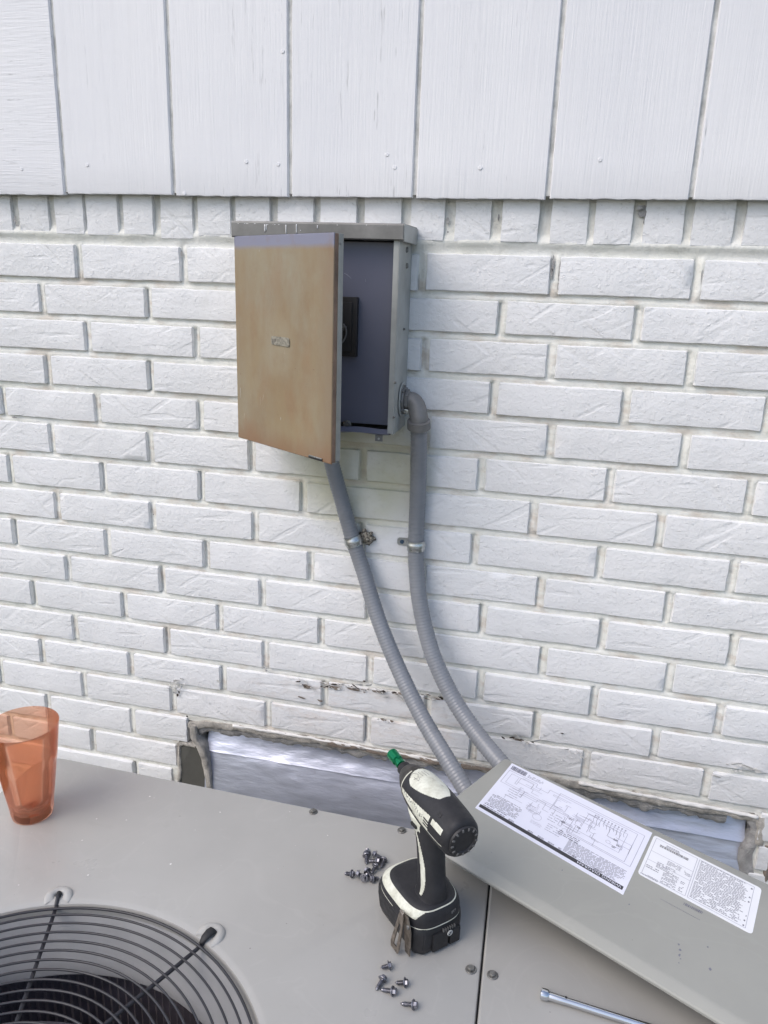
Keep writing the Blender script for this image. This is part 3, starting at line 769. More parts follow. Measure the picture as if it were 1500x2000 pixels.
# ================================================================ AIR CONDITIONER
ZU = -0.72
pa, pb = wz(344, 1524, ZU), wz(777, 1611, ZU)
ur = (pb - pa).normalized(); un = Vector((ur.y, -ur.x, 0))          # along the rear edge, and toward the yard
if un.y > 0: un = -un
c0 = wz(88, 1472, ZU); c0 = pa + ur * (c0 - pa).dot(ur)
LEN, DEP = 1.06, 0.80
CC = Vector((0.3953, -0.8715, ZU)); HR = 0.2470
unit = thing('air_conditioner', 'beige grey outdoor air conditioner with a round wire fan grille in its top', 'air conditioner', (CC.x, CC.y, -1.50))
UL = Matrix.Translation((-CC.x, -CC.y, 1.50))
def up(name, bm, mat, parent=None, **k):
    bm.transform(UL); return obj(name, bm, mat, parent or unit, **k)
s0, s1 = wz(962, 1665, ZU), wz(930, 2000, ZU)
sd_ = (s1 - s0).normalized(); k0 = (pa - s0)
# where the seam meets the rear edge and the front edge
def seam_at(dist):   # distance from rear edge
    t = (dist - (s0 - pa).dot(un)) / sd_.dot(un); return s0 + sd_ * t
def outline_left():
    P = []; r = 0.035
    q0 = c0 + un * DEP
    for k in range(7):       # rear left corner
        a = PI / 2 * k / 6
        P.append(c0 + ur * (r - r * math.cos(a)) + un * (r - r * math.sin(a)))
    P.append(seam_at(0) - ur * 0.0009); P.append(seam_at(DEP) - ur * 0.0009)
    for k in range(7):
        a = PI / 2 * k / 6
        P.append(q0 + ur * (r - r * math.sin(a)) - un * (r - r * math.cos(a)))
    return P
OUT = outline_left()
def cast(poly, c, a):
    d = Vector((math.cos(a), math.sin(a), 0)); best = None
    for i in range(len(poly)):
        p, q = poly[i] - c, poly[(i + 1) % len(poly)] - c; e = q - p
        den = d.x * e.y - d.y * e.x
        if abs(den) < 1e-12: continue
        t = (p.x * e.y - p.y * e.x) / den; s = (p.x * d.y - p.y * d.x) / den
        if t > 0 and -1e-6 <= s <= 1 + 1e-6 and (best is None or t < best): best = t
    return c + d * best
angs = sorted({round(2 * PI * k / 120, 5) for k in range(120)} | {round(math.atan2((p - CC).y, (p - CC).x) % (2 * PI), 5) for p in OUT})
bm = bmesh.new(); rings = []
for (rr, dz) in ((HR - .001, -.013), (HR, -.006), (HR + .002, -.0018), (HR + .006, -.0003), (HR + .010, 0)):
    rings.append([CC + Vector((math.cos(a) * rr, math.sin(a) * rr, dz)) for a in angs])
edge = [cast(OUT, CC, a) for a in angs]
def inward(p, m): return p + (CC - p).normalized() * m
rings.append([inward(p, .004) for p in edge])
rings.append([inward(p, .0012) + Vector((0, 0, -.0012)) for p in edge])
rings.append([p + Vector((0, 0, -.004)) for p in edge])
rings.append([p + Vector((0, 0, -.026)) for p in edge])
ringloft(bm, rings, caps=False)
tp = up('top_panel', bm, M['deck'], smooth=35)
# right hand top panel
bm = bmesh.new()
A = seam_at(0) + ur * .0009; B = c0 + ur * LEN; Cc = c0 + ur * LEN + un * DEP; D = seam_at(DEP) + ur * .0009
PP = []; r = .03
PP = [A, B - ur * r]
for k in range(1, 6):
    a = PI / 2 * k / 6; PP.append(B - ur * (r - r * math.sin(a)) + un * (r - r * math.cos(a)))
PP += [B + un * r, Cc - un * r]
for k in range(1, 6):
    a = PI / 2 * k / 6; PP.append(Cc - un * (r - r * math.sin(a)) - ur * (r - r * math.cos(a)))
PP += [Cc - ur * r, D]
mid = sum(PP, Vector()) / len(PP)
rg = []
for m, dz in ((.004, 0), (.0012, -.0012), (0, -.004), (0, -.026)):
    rg.append([p + (mid - p).normalized() * m + Vector((0, 0, dz)) for p in PP])
rows = ringloft(bm, rg, caps=False); bm.faces.new(rows[0])
up('top_panel', bm, M['deck'], smooth=35)
# casing and louvres
def inset_outline(m, z):
    P = []
    for p in OUT[:7] + [B - ur * r] + PP[2:-1] + OUT[9:]:
        P.append(p + (Vector((mid.x * .0 + (c0 + ur * LEN / 2 + un * DEP / 2).x, (c0 + ur * LEN / 2 + un * DEP / 2).y, p.z)) - p).normalized() * m + Vector((0, 0, z - ZU)))
    return P
bm = bmesh.new(); ringloft(bm, [inset_outline(.010, z) for z in (-.735, -.80, -1.2, -1.49)], caps=False)
up('casing', bm, M['deck'], smooth=35)
for i in range(12):
    z = -.80 - .052 * i
    bm = bmesh.new(); ringloft(bm, [inset_outline(.011, z), inset_outline(.001, z - .012), inset_outline(.001, z - .026), inset_outline(.011, z - .030)], caps=False)
    up('louver', bm, M['deck'], smooth=35)
# seam channel beneath the slit
bm = bmesh.new()
for a, b in ((seam_at(0.004), seam_at(DEP - .004)),):
    q = [a - ur * .006, a + ur * .006, b + ur * .006, b - ur * .006]
    quad(bm, [p + Vector((0, 0, -.008)) for p in q])
up('seam_channel', bm, M['clip'])
# fan shroud, coil, fan
bm = bmesh.new()
def circ(r, z, n=120, c=CC): return [Vector((c.x + r * math.cos(2 * PI * k / n), c.y + r * math.sin(2 * PI * k / n), z)) for k in range(n)]
ringloft(bm, [circ(HR + .004, ZU - .009), circ(HR - .0005, ZU - .012), circ(.240, ZU - .03), circ(.2285, ZU - .062), circ(.2255, ZU - .080), circ(.2265, ZU - .083), circ(.232, ZU - .080)], caps=False)
up('fan_shroud', bm, M['shroud'], smooth=45)
bm = bmesh.new(); n = 360
rr_ = lambda k: .285 + (.006 if k % 2 else 0)
ringloft(bm, [[Vector((CC.x + rr_(k) * math.cos(2 * PI * k / n), CC.y + rr_(k) * math.sin(2 * PI * k / n), z)) for k in range(n)] for z in (-.765, -1.47)], caps=False)
up('condenser_coil', bm, M['coil'], norm=False)
bm = bmesh.new(); f = bm.faces.new([bm.verts.new(p) for p in circ(.283, -1.465, 60)]); up('base_pan', bm, M['clip'])
fan = up('fan', (lambda b: (lathe(b, [(0, -.80), (.035, -.80), (.045, -.806), (.045, -.85), (.062, -.86), (.062, -.95), (0, -.955)], 32, mtx=Matrix.Translation((CC.x, CC.y, 0))), b)[1])(bmesh.new()), M['fan'], smooth=40)
for b_ in range(4):
    bm = bmesh.new(); G = []
    for i in range(9):
        rr = .045 + (.205 - .045) * i / 8; row = []
        for j in range(9):
            a = b_ * PI / 2 + R(20) + (j / 8 - .5) * R(58) * (1 - .15 * i / 8) + R(18) * (i / 8) ** 2
            row.append(bm.verts.new((CC.x + rr * math.cos(a), CC.y + rr * math.sin(a), -.835 + .030 * (j / 8 - .5) * 2 * (1 - .35 * i / 8))))
        G.append(row)
    for i in range(8):
        for j in range(8): bm.faces.new((G[i][j], G[i + 1][j], G[i + 1][j + 1], G[i][j + 1]))
    bm.transform(UL); obj('blade', bm, M['fan'], fan, smooth=True)
# wire grille
grille = bpy.data.objects.new('fan_grille', None); COL.objects.link(grille); grille.parent = unit; grille.location = (0, 0, .78)
GL = Matrix.Translation((-CC.x, -CC.y, -ZU))
radii = [.2413, .2315, .2193, .2067, .1942, .1819, .1696, .1573, .1449, .1326, .1203, .1080, .0957, .0834, .0711, .0588, .0465]
for rr in radii:
    bm = bmesh.new(); tube(bm, circ(rr, ZU - .0008, max(36, int(150 * rr / .24))), .00135 if rr < .24 else .0016, 7, closed=True)
    bm.transform(GL); obj('ring', bm, M['wire'], grille, smooth=True)
bm = bmesh.new(); lathe(bm, [(0, .0006), (.040, .0006), (.043, -.0008), (.040, -.0025), (0, -.0025)], 32); obj('centre_plate', bm, M['wire'], grille, smooth=40)
for k in range(8):
    a = R(66.2 + 44.85 * k) if k < 2 else R(66.2 + 45 * k)
    d = Vector((math.cos(a), math.sin(a), 0)); e = Vector((-d.y, d.x, 0)); c_ = CC
    bm = bmesh.new(); P = [c_ + d * rr + Vector((0, 0, dz)) for rr, dz in ((.04, -.0045), (.15, -.0045), (.238, -.0045), (.250, -.001), (.258, .0022), (.263, .0015))]
    tube(bm, catmull(P, 3), .0023, 8); bm.transform(GL); sp_ = obj('spoke', bm, M['wire'], grille, smooth=40)
    bm = bmesh.new()
    if k == 0:
        Q = [c_ + d * rr + Vector((0, 0, dz)) for rr, dz in ((.2445, -.0005), (.250, .0026), (.257, .0046), (.2635, .0036), (.266, -.0005))]
        rg = []
        for i, p in enumerate(Q):
            wd = (.0022, .0046, .0054, .0056, .0040)[i]; th = (.002, .0028, .0030, .0026, .0016)[i]
            rg.append([p + e * wd * math.cos(2 * PI * j / 10) + Vector((0, 0, th * math.sin(2 * PI * j / 10))) for j in range(10)])
        ringloft(bm, rg)
    else: tube(bm, [P[4], P[5]], .0033, 8)
    bm.transform(GL); obj('clip', bm, M['clip'], sp_, smooth=True)
    # the horseshoe boss pressed into the panel round the clip
    bm = bmesh.new(); rg = []; rb = .0105; cb = c_ + d * .2590
    for i in range(21):
        t = R(-128) + R(256) * i / 20; fade = min(1, (min(i, 20 - i)) / 4)
        q = cb + (d * math.cos(t) + e * math.sin(t)) * (rb if k else rb * 1.05)
        o_ = (d * math.cos(t) + e * math.sin(t))
        rg.append([q + o_ * .0058 * math.cos(PI * j / 7) + Vector((0, 0, -.0006 + (.0006 + .0040 * fade) * math.sin(PI * j / 7))) for j in range(8)])
    rows = ringloft(bm, rg, caps=False, closed=False)
    bm.transform(UL); obj('mounting_boss', bm, M['deck'], unit, smooth=True)

# one hex washer screw; everything else is a copy
def screw_bm(short=False):
    bm = bmesh.new(); RX = Matrix.Rotation(R(90), 4, 'Y')      # +Z -> +X, tip towards +X
    hexp = []
    lathe(bm, [(0, -.0034), (.0030, -.0034), (.0034, -.0030), (.0036, -.0004)], 6, mtx=RX)
    lathe(bm, [(.0036, -.0004), (.0050, -.0003), (.0052, .0002), (.0050, .0007), (.0019, .0008)], 20, mtx=RX)
    L = .0118 if not short else .008
    prof = [(.0019, .0008)]; z = .0012
    while z < L - .0035: prof += [(.0017, z), (.00245, z + .0005), (.0017, z + .0009)]; z += .00115
    prof += [(.0016, L - .003), (.0018, L - .0018), (.0005, L), (0, L)]
    lathe(bm, prof, 12, mtx=RX); return bm
flat = bmesh.new()
lathe(flat, [(0, .0034), (.0033, .0034), (.0037, .0028), (.0038, .0010)], 6)
lathe(flat, [(.0038, .0010), (.0054, .0009), (.0058, .0004), (.0058, -.0003)], 24)
fl_me = None
for x, y in ((612, 1586), (785, 1622.5), (920, 1894), (962, 1905)):
    p = wz(x, y, ZU)
    if fl_me is None:
        o = obj('screw', flat, M['dull_zinc'], unit, smooth=25); fl_me = o.data
    else: o = bpy.data.objects.new('screw', fl_me); COL.objects.link(o); o.parent = unit
    o.location = (p.x - CC.x, p.y - CC.y, ZU + 1.50 + .0003); o.rotation_euler = (0, 0, random.uniform(0, 3)); o.scale = (1.06,) * 3
# chips of white paint and dirt fallen on the panel
rn = random.Random(21); bm = bmesh.new()
sp_pts = [(293,1556),(301,1559),(430,1587),(381,1622),(189,1600),(158,1532),(160,1642),(172,1710),(37,1729),(247,1602),(372,1545),(334,1688),(566,1586),(640,1632),(793,1686)] + [(rn.uniform(60, 700), rn.uniform(1560, 1740)) for _ in range(26)]
for i, (x, y) in enumerate(sp_pts):
    c = wz(x, y, ZU) + Vector((0, 0, .0004)); s = rn.uniform(.0007, .0021) if i < 15 else rn.uniform(.0003, .0007); a0 = rn.uniform(0, 6)
    n = rn.randint(4, 6)
    f = bm.faces.new([bm.verts.new(c + Vector((math.cos(a0 + 2 * PI * k / n) * s * rn.uniform(.4, 1), math.sin(a0 + 2 * PI * k / n) * s * rn.uniform(.4, 1), rn.uniform(0, .0004)))) for k in range(n)])
chips = up('paint_chips', bm, M['flake']); tag(chips, kind='stuff')
# concrete pad
bm = bmesh.new(); q0 = c0 - ur * .06 - un * .06
P = [q0, q0 + ur * (LEN + .12), q0 + ur * (LEN + .12) + un * (DEP + .12), q0 + un * (DEP + .12)]
ringloft(bm, [[Vector((p.x, p.y, z)) for p in P] for z in (-1.62, -1.505, -1.50)]); tag(obj('concrete_pad', bm, M['grey_mortar']), kind='structure')

# ================================================================ SERVICE COVER
ZP = -0.668
T0 = wz(985, 1478, ZP); T1 = wz(1500, 1725, ZP)
pa_ = (T1 - T0).normalized(); pn_ = Vector((pa_.y, -pa_.x, 0))
if pn_.y > 0: pn_ = -pn_
MT = Matrix((pa_, pn_, Vector((0, 0, 1)))).transposed().to_4x4(); MT.translation = T0
cov = thing('service_cover', 'long beige grey metal access cover with printed stickers lying across the unit', 'metal cover', T0, math.atan2(pa_.y, pa_.x))
# local axes of the empty: x = pa_, y = z cross x ; pn_ is -y or +y
sy = 1 if Vector((-pa_.y, pa_.x, 0)).dot(pn_) > 0 else -1
def cl(a, b, z=0): return Vector((a, b * sy, z))
WB = .2065; LA = .60
bprof = [(0, -.050), (0, -.004), (.0008, -.0012), (.003, 0), (.05, 0), (.1, 0), (.15, 0), (WB - .003, 0), (WB, -.0005), (WB + .002, -.0014), (WB + .0100, -.0055), (WB + .0112, -.0075), (WB + .0108, -.0105), (WB + .004, -.0115)]
aprof = [(-.0012, -.012), (-.0008, -.0062), (.0005, -.0035), (.003, -.0012), (.006, 0), (.2, 0), (.4, 0), (LA - .001, 0), (LA + .002, -.002), (LA + .004, -.051)]
bm = bmesh.new(); G = [[bm.verts.new(cl(max(a, .026 + .0005 * i) if b > WB + .003 and a < .03 else a, b, za * (b < WB + .003) + zb if i < len(aprof) - 1 else min(za, zb) )) for (b, zb) in bprof] for i, (a, za) in enumerate(aprof)]
for i in range(len(aprof) - 1):
    for j in range(len(bprof) - 1): bm.faces.new((G[i][j], G[i + 1][j], G[i + 1][j + 1], G[i][j + 1]))
r_ = bmesh.ops.recalc_face_normals(bm, faces=bm.faces)
obj('cover_sheet', bm, M['cover'], cov, smooth=30)
def plane_ab(x, y):
    p = wz(x, y, ZP) - T0; return p.dot(pa_), p.dot(pn_)
class Sticker:
    def __init__(s, name, corners, mat, round_=0.0):
        s.c = [Vector(plane_ab(*q)).to_2d() for q in corners]   # TL TR BR BL
        bm = bmesh.new(); P = []
        c = s.c
        for i in range(4):
            p = c[i]; a = (c[i - 1] - p).normalized(); b = (c[(i + 1) % 4] - p).normalized()
            if round_: P += [p + a * round_, p + (a + b) * round_ * .3, p + b * round_]
            else: P.append(p)
        ringloft(bm, [[cl(p.x, p.y, .00005) for p in P], [cl(p.x, p.y, .00035) for p in P]], caps=True)
        s.o = obj(name, bm, mat, cov); s.name = name
    def p(s, u, v, z=.0005):
        q = (s.c[0] * (1 - u) + s.c[1] * u) * (1 - v) + (s.c[3] * (1 - u) + s.c[2] * u) * v
        return cl(q.x, q.y, z)
    def bar(s, bm, u0, v0, u1, v1, z=.0005): quad(bm, [s.p(u0, v0, z), s.p(u1, v0, z), s.p(u1, v1, z), s.p(u0, v1, z)])
    def line(s, bm, pts, wd=.0005):
        for (a, b) in zip(pts[:-1], pts[1:]):
            A, B = s.p(*a), s.p(*b); d = (B - A)
            if d.length < 1e-6: continue
            n_ = Vector((-d.y, d.x, 0)).normalized() * wd / 2; quad(bm, [A + n_, B + n_, B - n_, A - n_])
    def text(s, bm, u0, u1, v0, v1, lines, rn, dens=.9, h=.5, mw=.012):
        for i in range(lines):
            v = v0 + (v1 - v0) * i / max(1, lines - 1); u = u0; end = u1 - rn.uniform(0, .06) * (u1 - u0) * 3 * rn.random()
            while u < end:
                wl = rn.uniform(mw * .5, mw * 1.8)
                if rn.random() < dens: s.bar(bm, u, v, min(u + wl, end), v + h * (v1 - v0) / max(1, lines - 1) if lines > 1 else v + .012)
                u += wl + mw * .28
rn = random.Random(5)
wd = Sticker('wiring_sticker', [(1000, 1491), (1274, 1627), (1217, 1748), (928, 1578)], M['paper'])
tag(wd.o, 'bluish sticker with a wiring diagram and black title bar')
bm = bmesh.new()      # title bar
wd.bar(bm, .012, .905, .985, .955); obj('title_bar', bm, M['blackink'], wd.o)
bm = bmesh.new()      # dark fine text
wd.text(bm, .035, .26, .64, .83, 12, rn, .93, .42, .016); wd.text(bm, .03, .2, .85, .885, 2, rn, .9, .35, .016)
wd.text(bm, .60, .97, .70, .885, 13, rn, .97, .40, .020); wd.text(bm, .52, .66, .64, .69, 3, rn, .95, .4, .02)
for u in (.22, .36, .43, .5, .57, .66, .80): wd.text(bm, u, u + rn.uniform(.02, .05), .88, .893, 2, rn, 1, .6, .01)
for c_u, c_v in ((.53, .40), (.60, .46), (.50, .5), (.83, .47), (.85, .42), (.82, .36)): wd.text(bm, c_u, c_u + .025, c_v, c_v + .015, 2, rn, 1, .6, .01)
tag(obj('fine_print', bm, M['ink'], wd.o), kind='stuff')
bm = bmesh.new()      # barcode
u = .018
while u < .135:
    q = rn.uniform(.001, .006); wd.bar(bm, u, .035, u + q, .115); u += q + rn.uniform(.001, .003)
wd.text(bm, .15, .27, .06, .10, 3, rn, .9, .35, .01)
obj('bar_code', bm, M['ink'], wd.o)
bm = bmesh.new()      # circuit drawing
wd.line(bm, [(.02, .14), (.24, .14), (.24, .20), (.33, .20), (.33, .13), (.93, .13), (.93, .60), (.60, .60)], .0006)
wd.line(bm, [(.02, .14), (.02, .40), (.56, .40), (.56, .62), (.97, .62), (.97, .10), (.40, .10), (.40, .44)], .0006)
wd.line(bm, [(.05, .18), (.22, .18), (.22, .26), (.30, .26)], .0005); wd.line(bm, [(.05, .18), (.05, .37), (.52, .37), (.52, .52), (.88, .52), (.88, .2), (.62, .2), (.62, .44)], .0005)
for i in range(44):
    u0 = rn.uniform(.08, .85); v0 = rn.uniform(.15, .58); P = [(u0, v0)]
    for k in range(rn.randint(2, 4)):
        u0 = min(.93, max(.04, u0 + (rn.uniform(-.12, .14) if k % 2 == 0 else 0))); v0 = min(.62, max(.13, v0 + (rn.uniform(-.14, .14) if k % 2 else 0))); P.append((u0, v0))
    wd.line(bm, P, .00055)
for i in range(10):
    u0 = .66 + .022 * i; wd.line(bm, [(u0, .17), (u0, .24), (u0 + .01, .27 + .02 * (i % 3))], .0006); wd.bar(bm, u0 - .004, .155, u0 + .006, .175)
for cu, cv, ru in ((.36, .64, .030), (.57, .38, .014), (.80, .45, .014), (.55, .62, .02)):
    wd.line(bm, [(cu + ru * math.cos(2 * PI * k / 16), cv + ru * 1.6 * math.sin(2 * PI * k / 16)) for k in range(17)], .0004)
for (a, b, c_, d_) in ((.10, .20, .44, .56), (.26, .34, .50, .56), (.29, .36, .56, .62), (.44, .55, .64, .74), (.42, .5, .46, .58), (.34, .42, .72, .76)): wd.text(bm, a, b, c_, d_, 4, rn, .8, .25, .012)
obj('circuit_drawing', bm, M['faint'], wd.o)
me = text_mesh('WIRING DIAGRAM', 1.0, 0.0, 1.02)
xs_ = [v.co.x for v in me.vertices]; ys_ = [v.co.y for v in me.vertices]; X0, X1, Y0, Y1 = min(xs_), max(xs_), min(ys_), max(ys_)
for v in me.vertices:       # read from the other side of the cover: turned half round
    u = .975 - (v.co.x - X0) / (X1 - X0) * .27; vv_ = .915 + (v.co.y - Y0) / (Y1 - Y0) * .030
    v.co = wd.p(u, vv_, .0008)
link('title_lettering', me, M['paper'], wd.o)
rt = Sticker('rating_sticker', [(1278, 1631), (1488, 1736), (1469, 1826), (1245, 1706)], M['paper2'], .004)
tag(rt.o, 'white sticker with a barcode, table and dense fine print')
bm = bmesh.new(); u = .085
while u < .355:
    q = rn.uniform(.002, .007); rt.bar(bm, u, .15, u + q, .205); u += q + rn.uniform(.002, .006)
obj('bar_code', bm, M['blackink'], rt.o)
bm = bmesh.new()
rt.text(bm, .14, .27, .10, .125, 2, rn, 1, .5, .012); rt.text(bm, .20, .34, .42, .50, 4, rn, .9, .4, .014); rt.text(bm, .12, .30, .55, .66, 5, rn, .8, .4, .014)
rt.text(bm, .20, .34, .66, .93, 13, rn, .75, .45, .016); rt.text(bm, .36, .43, .45, .52, 4, rn, .6, .4, .012); rt.text(bm, .36, .40, .70, .90, 7, rn, .7, .4, .012)
rt.text(bm, .02, .19, .93, .955, 2, rn, .95, .4, .016); rt.text(bm, .04, .16, .72, .76, 2, rn, .9, .4, .016)
rt.text(bm, .465, .90, .06, .90, 30, rn, .90, .42, .020); rt.text(bm, .915, .93, .1, .9, 9, rn, .6, .3, .01)
tag(obj('fine_print', bm, M['ink'], rt.o), kind='stuff')
bm = bmesh.new()
for P in ([(.03, .05), (.43, .05), (.43, .95), (.03, .95), (.03, .05)], [(.45, .05), (.94, .05), (.94, .95), (.45, .95), (.45, .05)], [(.03, .38), (.43, .38)], [(.03, .60), (.35, .60)], [(.35, .6), (.43, .6)]): rt.line(bm, P, .0005)
obj('ruled_border', bm, M['faint'], rt.o)
def on_cover(bm, x, y, du, dv, ang=0):
    a, b = plane_ab(x, y); quad(bm, [cl(a - du, b - dv, .0003), cl(a + du, b - dv, .0003), cl(a + du, b + dv, .0003), cl(a - du, b + dv, .0003)])
bm = bmesh.new()
a0, b0 = plane_ab(1290, 1756); a1, b1 = plane_ab(1366, 1797); t = 0
while t < 1:
    q = rn.uniform(.012, .035); A = Vector((a0 + (a1 - a0) * t, b0 + (b1 - b0) * t)); B = Vector((a0 + (a1 - a0) * (t + q), b0 + (b1 - b0) * (t + q)))
    n_ = Vector((-(B - A).y, (B - A).x)).normalized() * .0004
    quad(bm, [cl(*(A + n_), .0003), cl(*(B + n_), .0003), cl(*(B - n_), .0003), cl(*(A - n_), .0003)]); t += q + .012
obj('part_number', bm, M['ink'], cov)
bm = bmesh.new(); a0, b0 = plane_ab(1337, 1763); a1, b1 = plane_ab(1373, 1781); t = 0
while t < 1:
    q = rn.uniform(.02, .07); A = Vector((a0 + (a1 - a0) * t, b0 + (b1 - b0) * t)); B = Vector((a0 + (a1 - a0) * min(1, t + q), b0 + (b1 - b0) * min(1, t + q))); h = Vector((0, .0042))
    quad(bm, [cl(*A, .0003), cl(*B, .0003), cl(*(B + h), .0003), cl(*(A + h), .0003)]); t += q + rn.uniform(.02, .05)
obj('bar_code', bm, M['ink'], cov)
bm = bmesh.new(); rs = random.Random(9)
for x, y, s in ((1326, 1845, .0016), (1328, 1856, .0020), (1327, 1866, .0022), (1329, 1873, .0010), (1326, 1881, .0012), (1387, 1893, .0022), (1382, 1850, .0013), (1170, 1569, .0016), (1163, 1565, .0009), (1229, 1767, .0013), (1098, 1700, .0014), (960, 1665, .0008)):
    a, b = plane_ab(x, y); bm.faces.new([bm.verts.new(cl(a + math.cos(k) * s * rs.uniform(.3, 1), b + math.sin(k) * s * rs.uniform(.5, 1.2), .0003)) for k in range(6)])
tag(obj('scuff_mark', bm, M['ink'], cov), kind='stuff')

# ================================================================ ELECTRICAL BOX
bx0, bx1, bzb, bzt, byf = 0.314, 0.5735, -0.238, 0.056, -0.096
BO = Vector((0.444, 0, -0.238))
ebox = thing('electrical_box', 'weathered electrical disconnect box on the brick wall with its tan cover swung open', 'electrical box', BO)
def ep(name, bm, mat, parent=None, **k):
    bm.transform(Matrix.Translation(-BO)); return obj(name, bm, mat, parent or ebox, **k)
bm = bmesh.new(); t = .0016
box(bm, (bx0, byf, bzb), (bx0 + t, -.001, bzt), bevel=.0004, seg=1)
box(bm, (bx1 - t, byf, bzb), (bx1, -.001, bzt), bevel=.0004, seg=1)
box(bm, (bx0 + t, byf + .008, bzb + .0), (bx1 - t, -.001, bzb + t))
box(bm, (bx0 + t, byf, bzt - t), (bx1 - t, -.001, bzt))
box(bm, (bx0 + t, -.004, bzb + t), (bx1 - t, -.0012, bzt - t))
box(bm, (bx1 - .009, byf - .0001, bzb + .002), (bx1 - t, byf + .0012, bzt - t))        # turned-in front flange
ep('body', bm, M['box'], smooth=30)
# hood
bm = bmesh.new(); ctop, cbot = .0775, .0545
prof = [(byf - .006, cbot), (byf - .0075, cbot + .001), (byf - .0075, ctop - .003), (byf - .006, ctop - .0005), (byf - .003, ctop), (-.002, ctop + .0015)]
rows = []
for x in (bx0 - .005, bx0 - .0042, bx1 + .0062, bx1 + .007):
    e = .001 if x in (bx0 - .005, bx1 + .007) else 0
    rows.append([Vector((x, y + e, z - e)) for y, z in prof] + [Vector((x, -.002, cbot)), ])
ringloft(bm, rows)
hood = ep('hood', bm, M['cap'], smooth=30)
bm = bmesh.new(); box(bm, (bx1 + .0070, byf - .006, cbot - .002), (bx1 + .0082, -.001, ctop - .001), bevel=.0004, seg=1); ep('hood_end', bm, M['box'], hood).location = BO * 0
bpy.data.objects['hood_end'].location = (0, 0, 0)
# white paint runs down the hood
bm = bmesh.new()
for x, y0, y1, wdt in ((517, 438, 453, .0013), (520, 438, 450, .0010), (558.5, 439, 457, .0012), (579, 438, 456, .0012), (620, 440, 446, .0012), (587, 449, 451, .0009)):
    a = wy(x, y0, byf - .0078); b = wy(x, y1, byf - .0078); b.x = a.x
    tube(bm, [a + (b - a) * k / 4 for k in range(5)], wdt * .6, 6)
for x0, x1, y in ((500, 575, 438.5), (575, 770, 439.5), (462, 500, 436.5)):
    for k in range(14):
        x = x0 + (x1 - x0) * (k + random.random() * .6) / 14; c = wy(x, y, byf - .0055); s = random.uniform(.0012, .0028)
        lathe(bm, [(0, s * .35), (s, 0), (s * .8, -s * .3), (0, -s * .3)], 7, mtx=Matrix.Translation(c))
ep('paint_drip', bm, M['caulk'], hood, smooth=True)
# dead front with the black pull-out block
bm = bmesh.new(); yd = -.078
box(bm, (bx0 + .006, yd, bzb + .012), (bx1 - .0045, yd + .0015, bzt - .004)); ep('inner_panel', bm, M['inner'])
b_ = bmesh.new()
for P in (((676, 536), (683, 541), (686, 544)), ((672, 534), (679, 537)), ((714, 545), (714, 551)), ((770, 576), (771, 579))):
    tube(b_, [wy(x, y, yd - .0001) for x, y in P], .0006, 5)
tag(ep('scratch', b_, M['greyprint2']), kind='stuff')
b1 = wy(697, 640, yd - .010); bt = wy(690, 580, yd - .010).z; bb = wy(690, 697, yd - .010).z
bm = bmesh.new(); box(bm, (b1.x - .085, yd - .010, bb), (b1.x, yd + .0005, bt), bevel=.0015)
box(bm, (b1.x - .078, yd - .0125, bb + .008), (b1.x - .008, yd - .0095, bt - .008), bevel=.001)
blk = ep('pull_out_block', bm, M['block'], smooth=30)
bm = bmesh.new(); yh = yd - .016
hp = [wy(x, y, yh) for x, y in ((671, 634), (675, 640), (676.5, 650), (674, 660), (669, 668), (661, 672), (652, 670))]
tube(bm, catmull(hp, 4), .0013, 8); tube(bm, [wy(671.5, 632, yh), wy(671, 646, yh)], .0009, 6); tube(bm, [wy(666, 639, yh), wy(677, 639, yh)], .0009, 6)
for q in (hp[0], hp[-1]): tube(bm, [q, q + Vector((0, .006, 0))], .0013, 6)
ep('handle', bm, M['greyprint'], blk, smooth=True)
# torn lower lip, bolt, tab and side screws
bm = bmesh.new(); G = []
for i in range(17):
    x = bx0 + .02 + (bx1 - bx0 - .026) * i / 16; z = bzb + .001; wv = .0075 * noise.noise(Vector((x * 30, 1, 1)))
    G.append([Vector((x, byf + .010, z + .006 + wv)), Vector((x, byf + .001 + wv, z - .002 + wv * 1.2)), Vector((x, byf - .005 + wv * .7, z + .001 - abs(wv))), Vector((x, byf + .012, z - .003 + wv))])
ringloft(bm, G); ep('torn_lip', bm, M['inner'], smooth=25)
bm = bmesh.new(); q = wy(678, 829, yd - .001); lathe(bm, [(0, .006), (.0042, .006), (.005, .0045), (.005, .002), (.0075, .0015), (.0075, 0)], 12, mtx=Matrix.Translation(q) @ Matrix.Rotation(R(90), 4, 'X')); ep('bolt', bm, M['dull_zinc'], smooth=30)
bm = bmesh.new(); q = wy(740, 857, byf + .002); box(bm, (q.x - .006, q.y - .001, q.z - .004), (q.x + .006, q.y + .001, q.z + .006)); ep('bottom_tab', bm, M['cap'])
bm = bmesh.new(); lathe(bm, [(0, .0004), (.0018, .0003), (.0018, -.0002)], 10, mtx=Matrix.Translation(q + Vector((0, -.0012, .0003))) @ Matrix.Rotation(R(90), 4, 'X')); ep('tab_hole', bm, M['pale'])
for x, y, rr in ((794, 488, .0042), (794, 519, .0042), (788, 643, .002), (771, 747, .0022), (768, 815, .002)):
    d = ray(x, y); q = CAM + d * ((bx1 + .0003 - CAM.x) / d.x)
    bm = bmesh.new(); lathe(bm, [(0, .0030), (rr * .7, .0028), (rr, .001), (rr, -.0004)], 6 if rr > .003 else 10, mtx=Matrix.Translation(q) @ Matrix.Rotation(R(90), 4, 'Y')); ep('side_screw', bm, M['dull_zinc'])
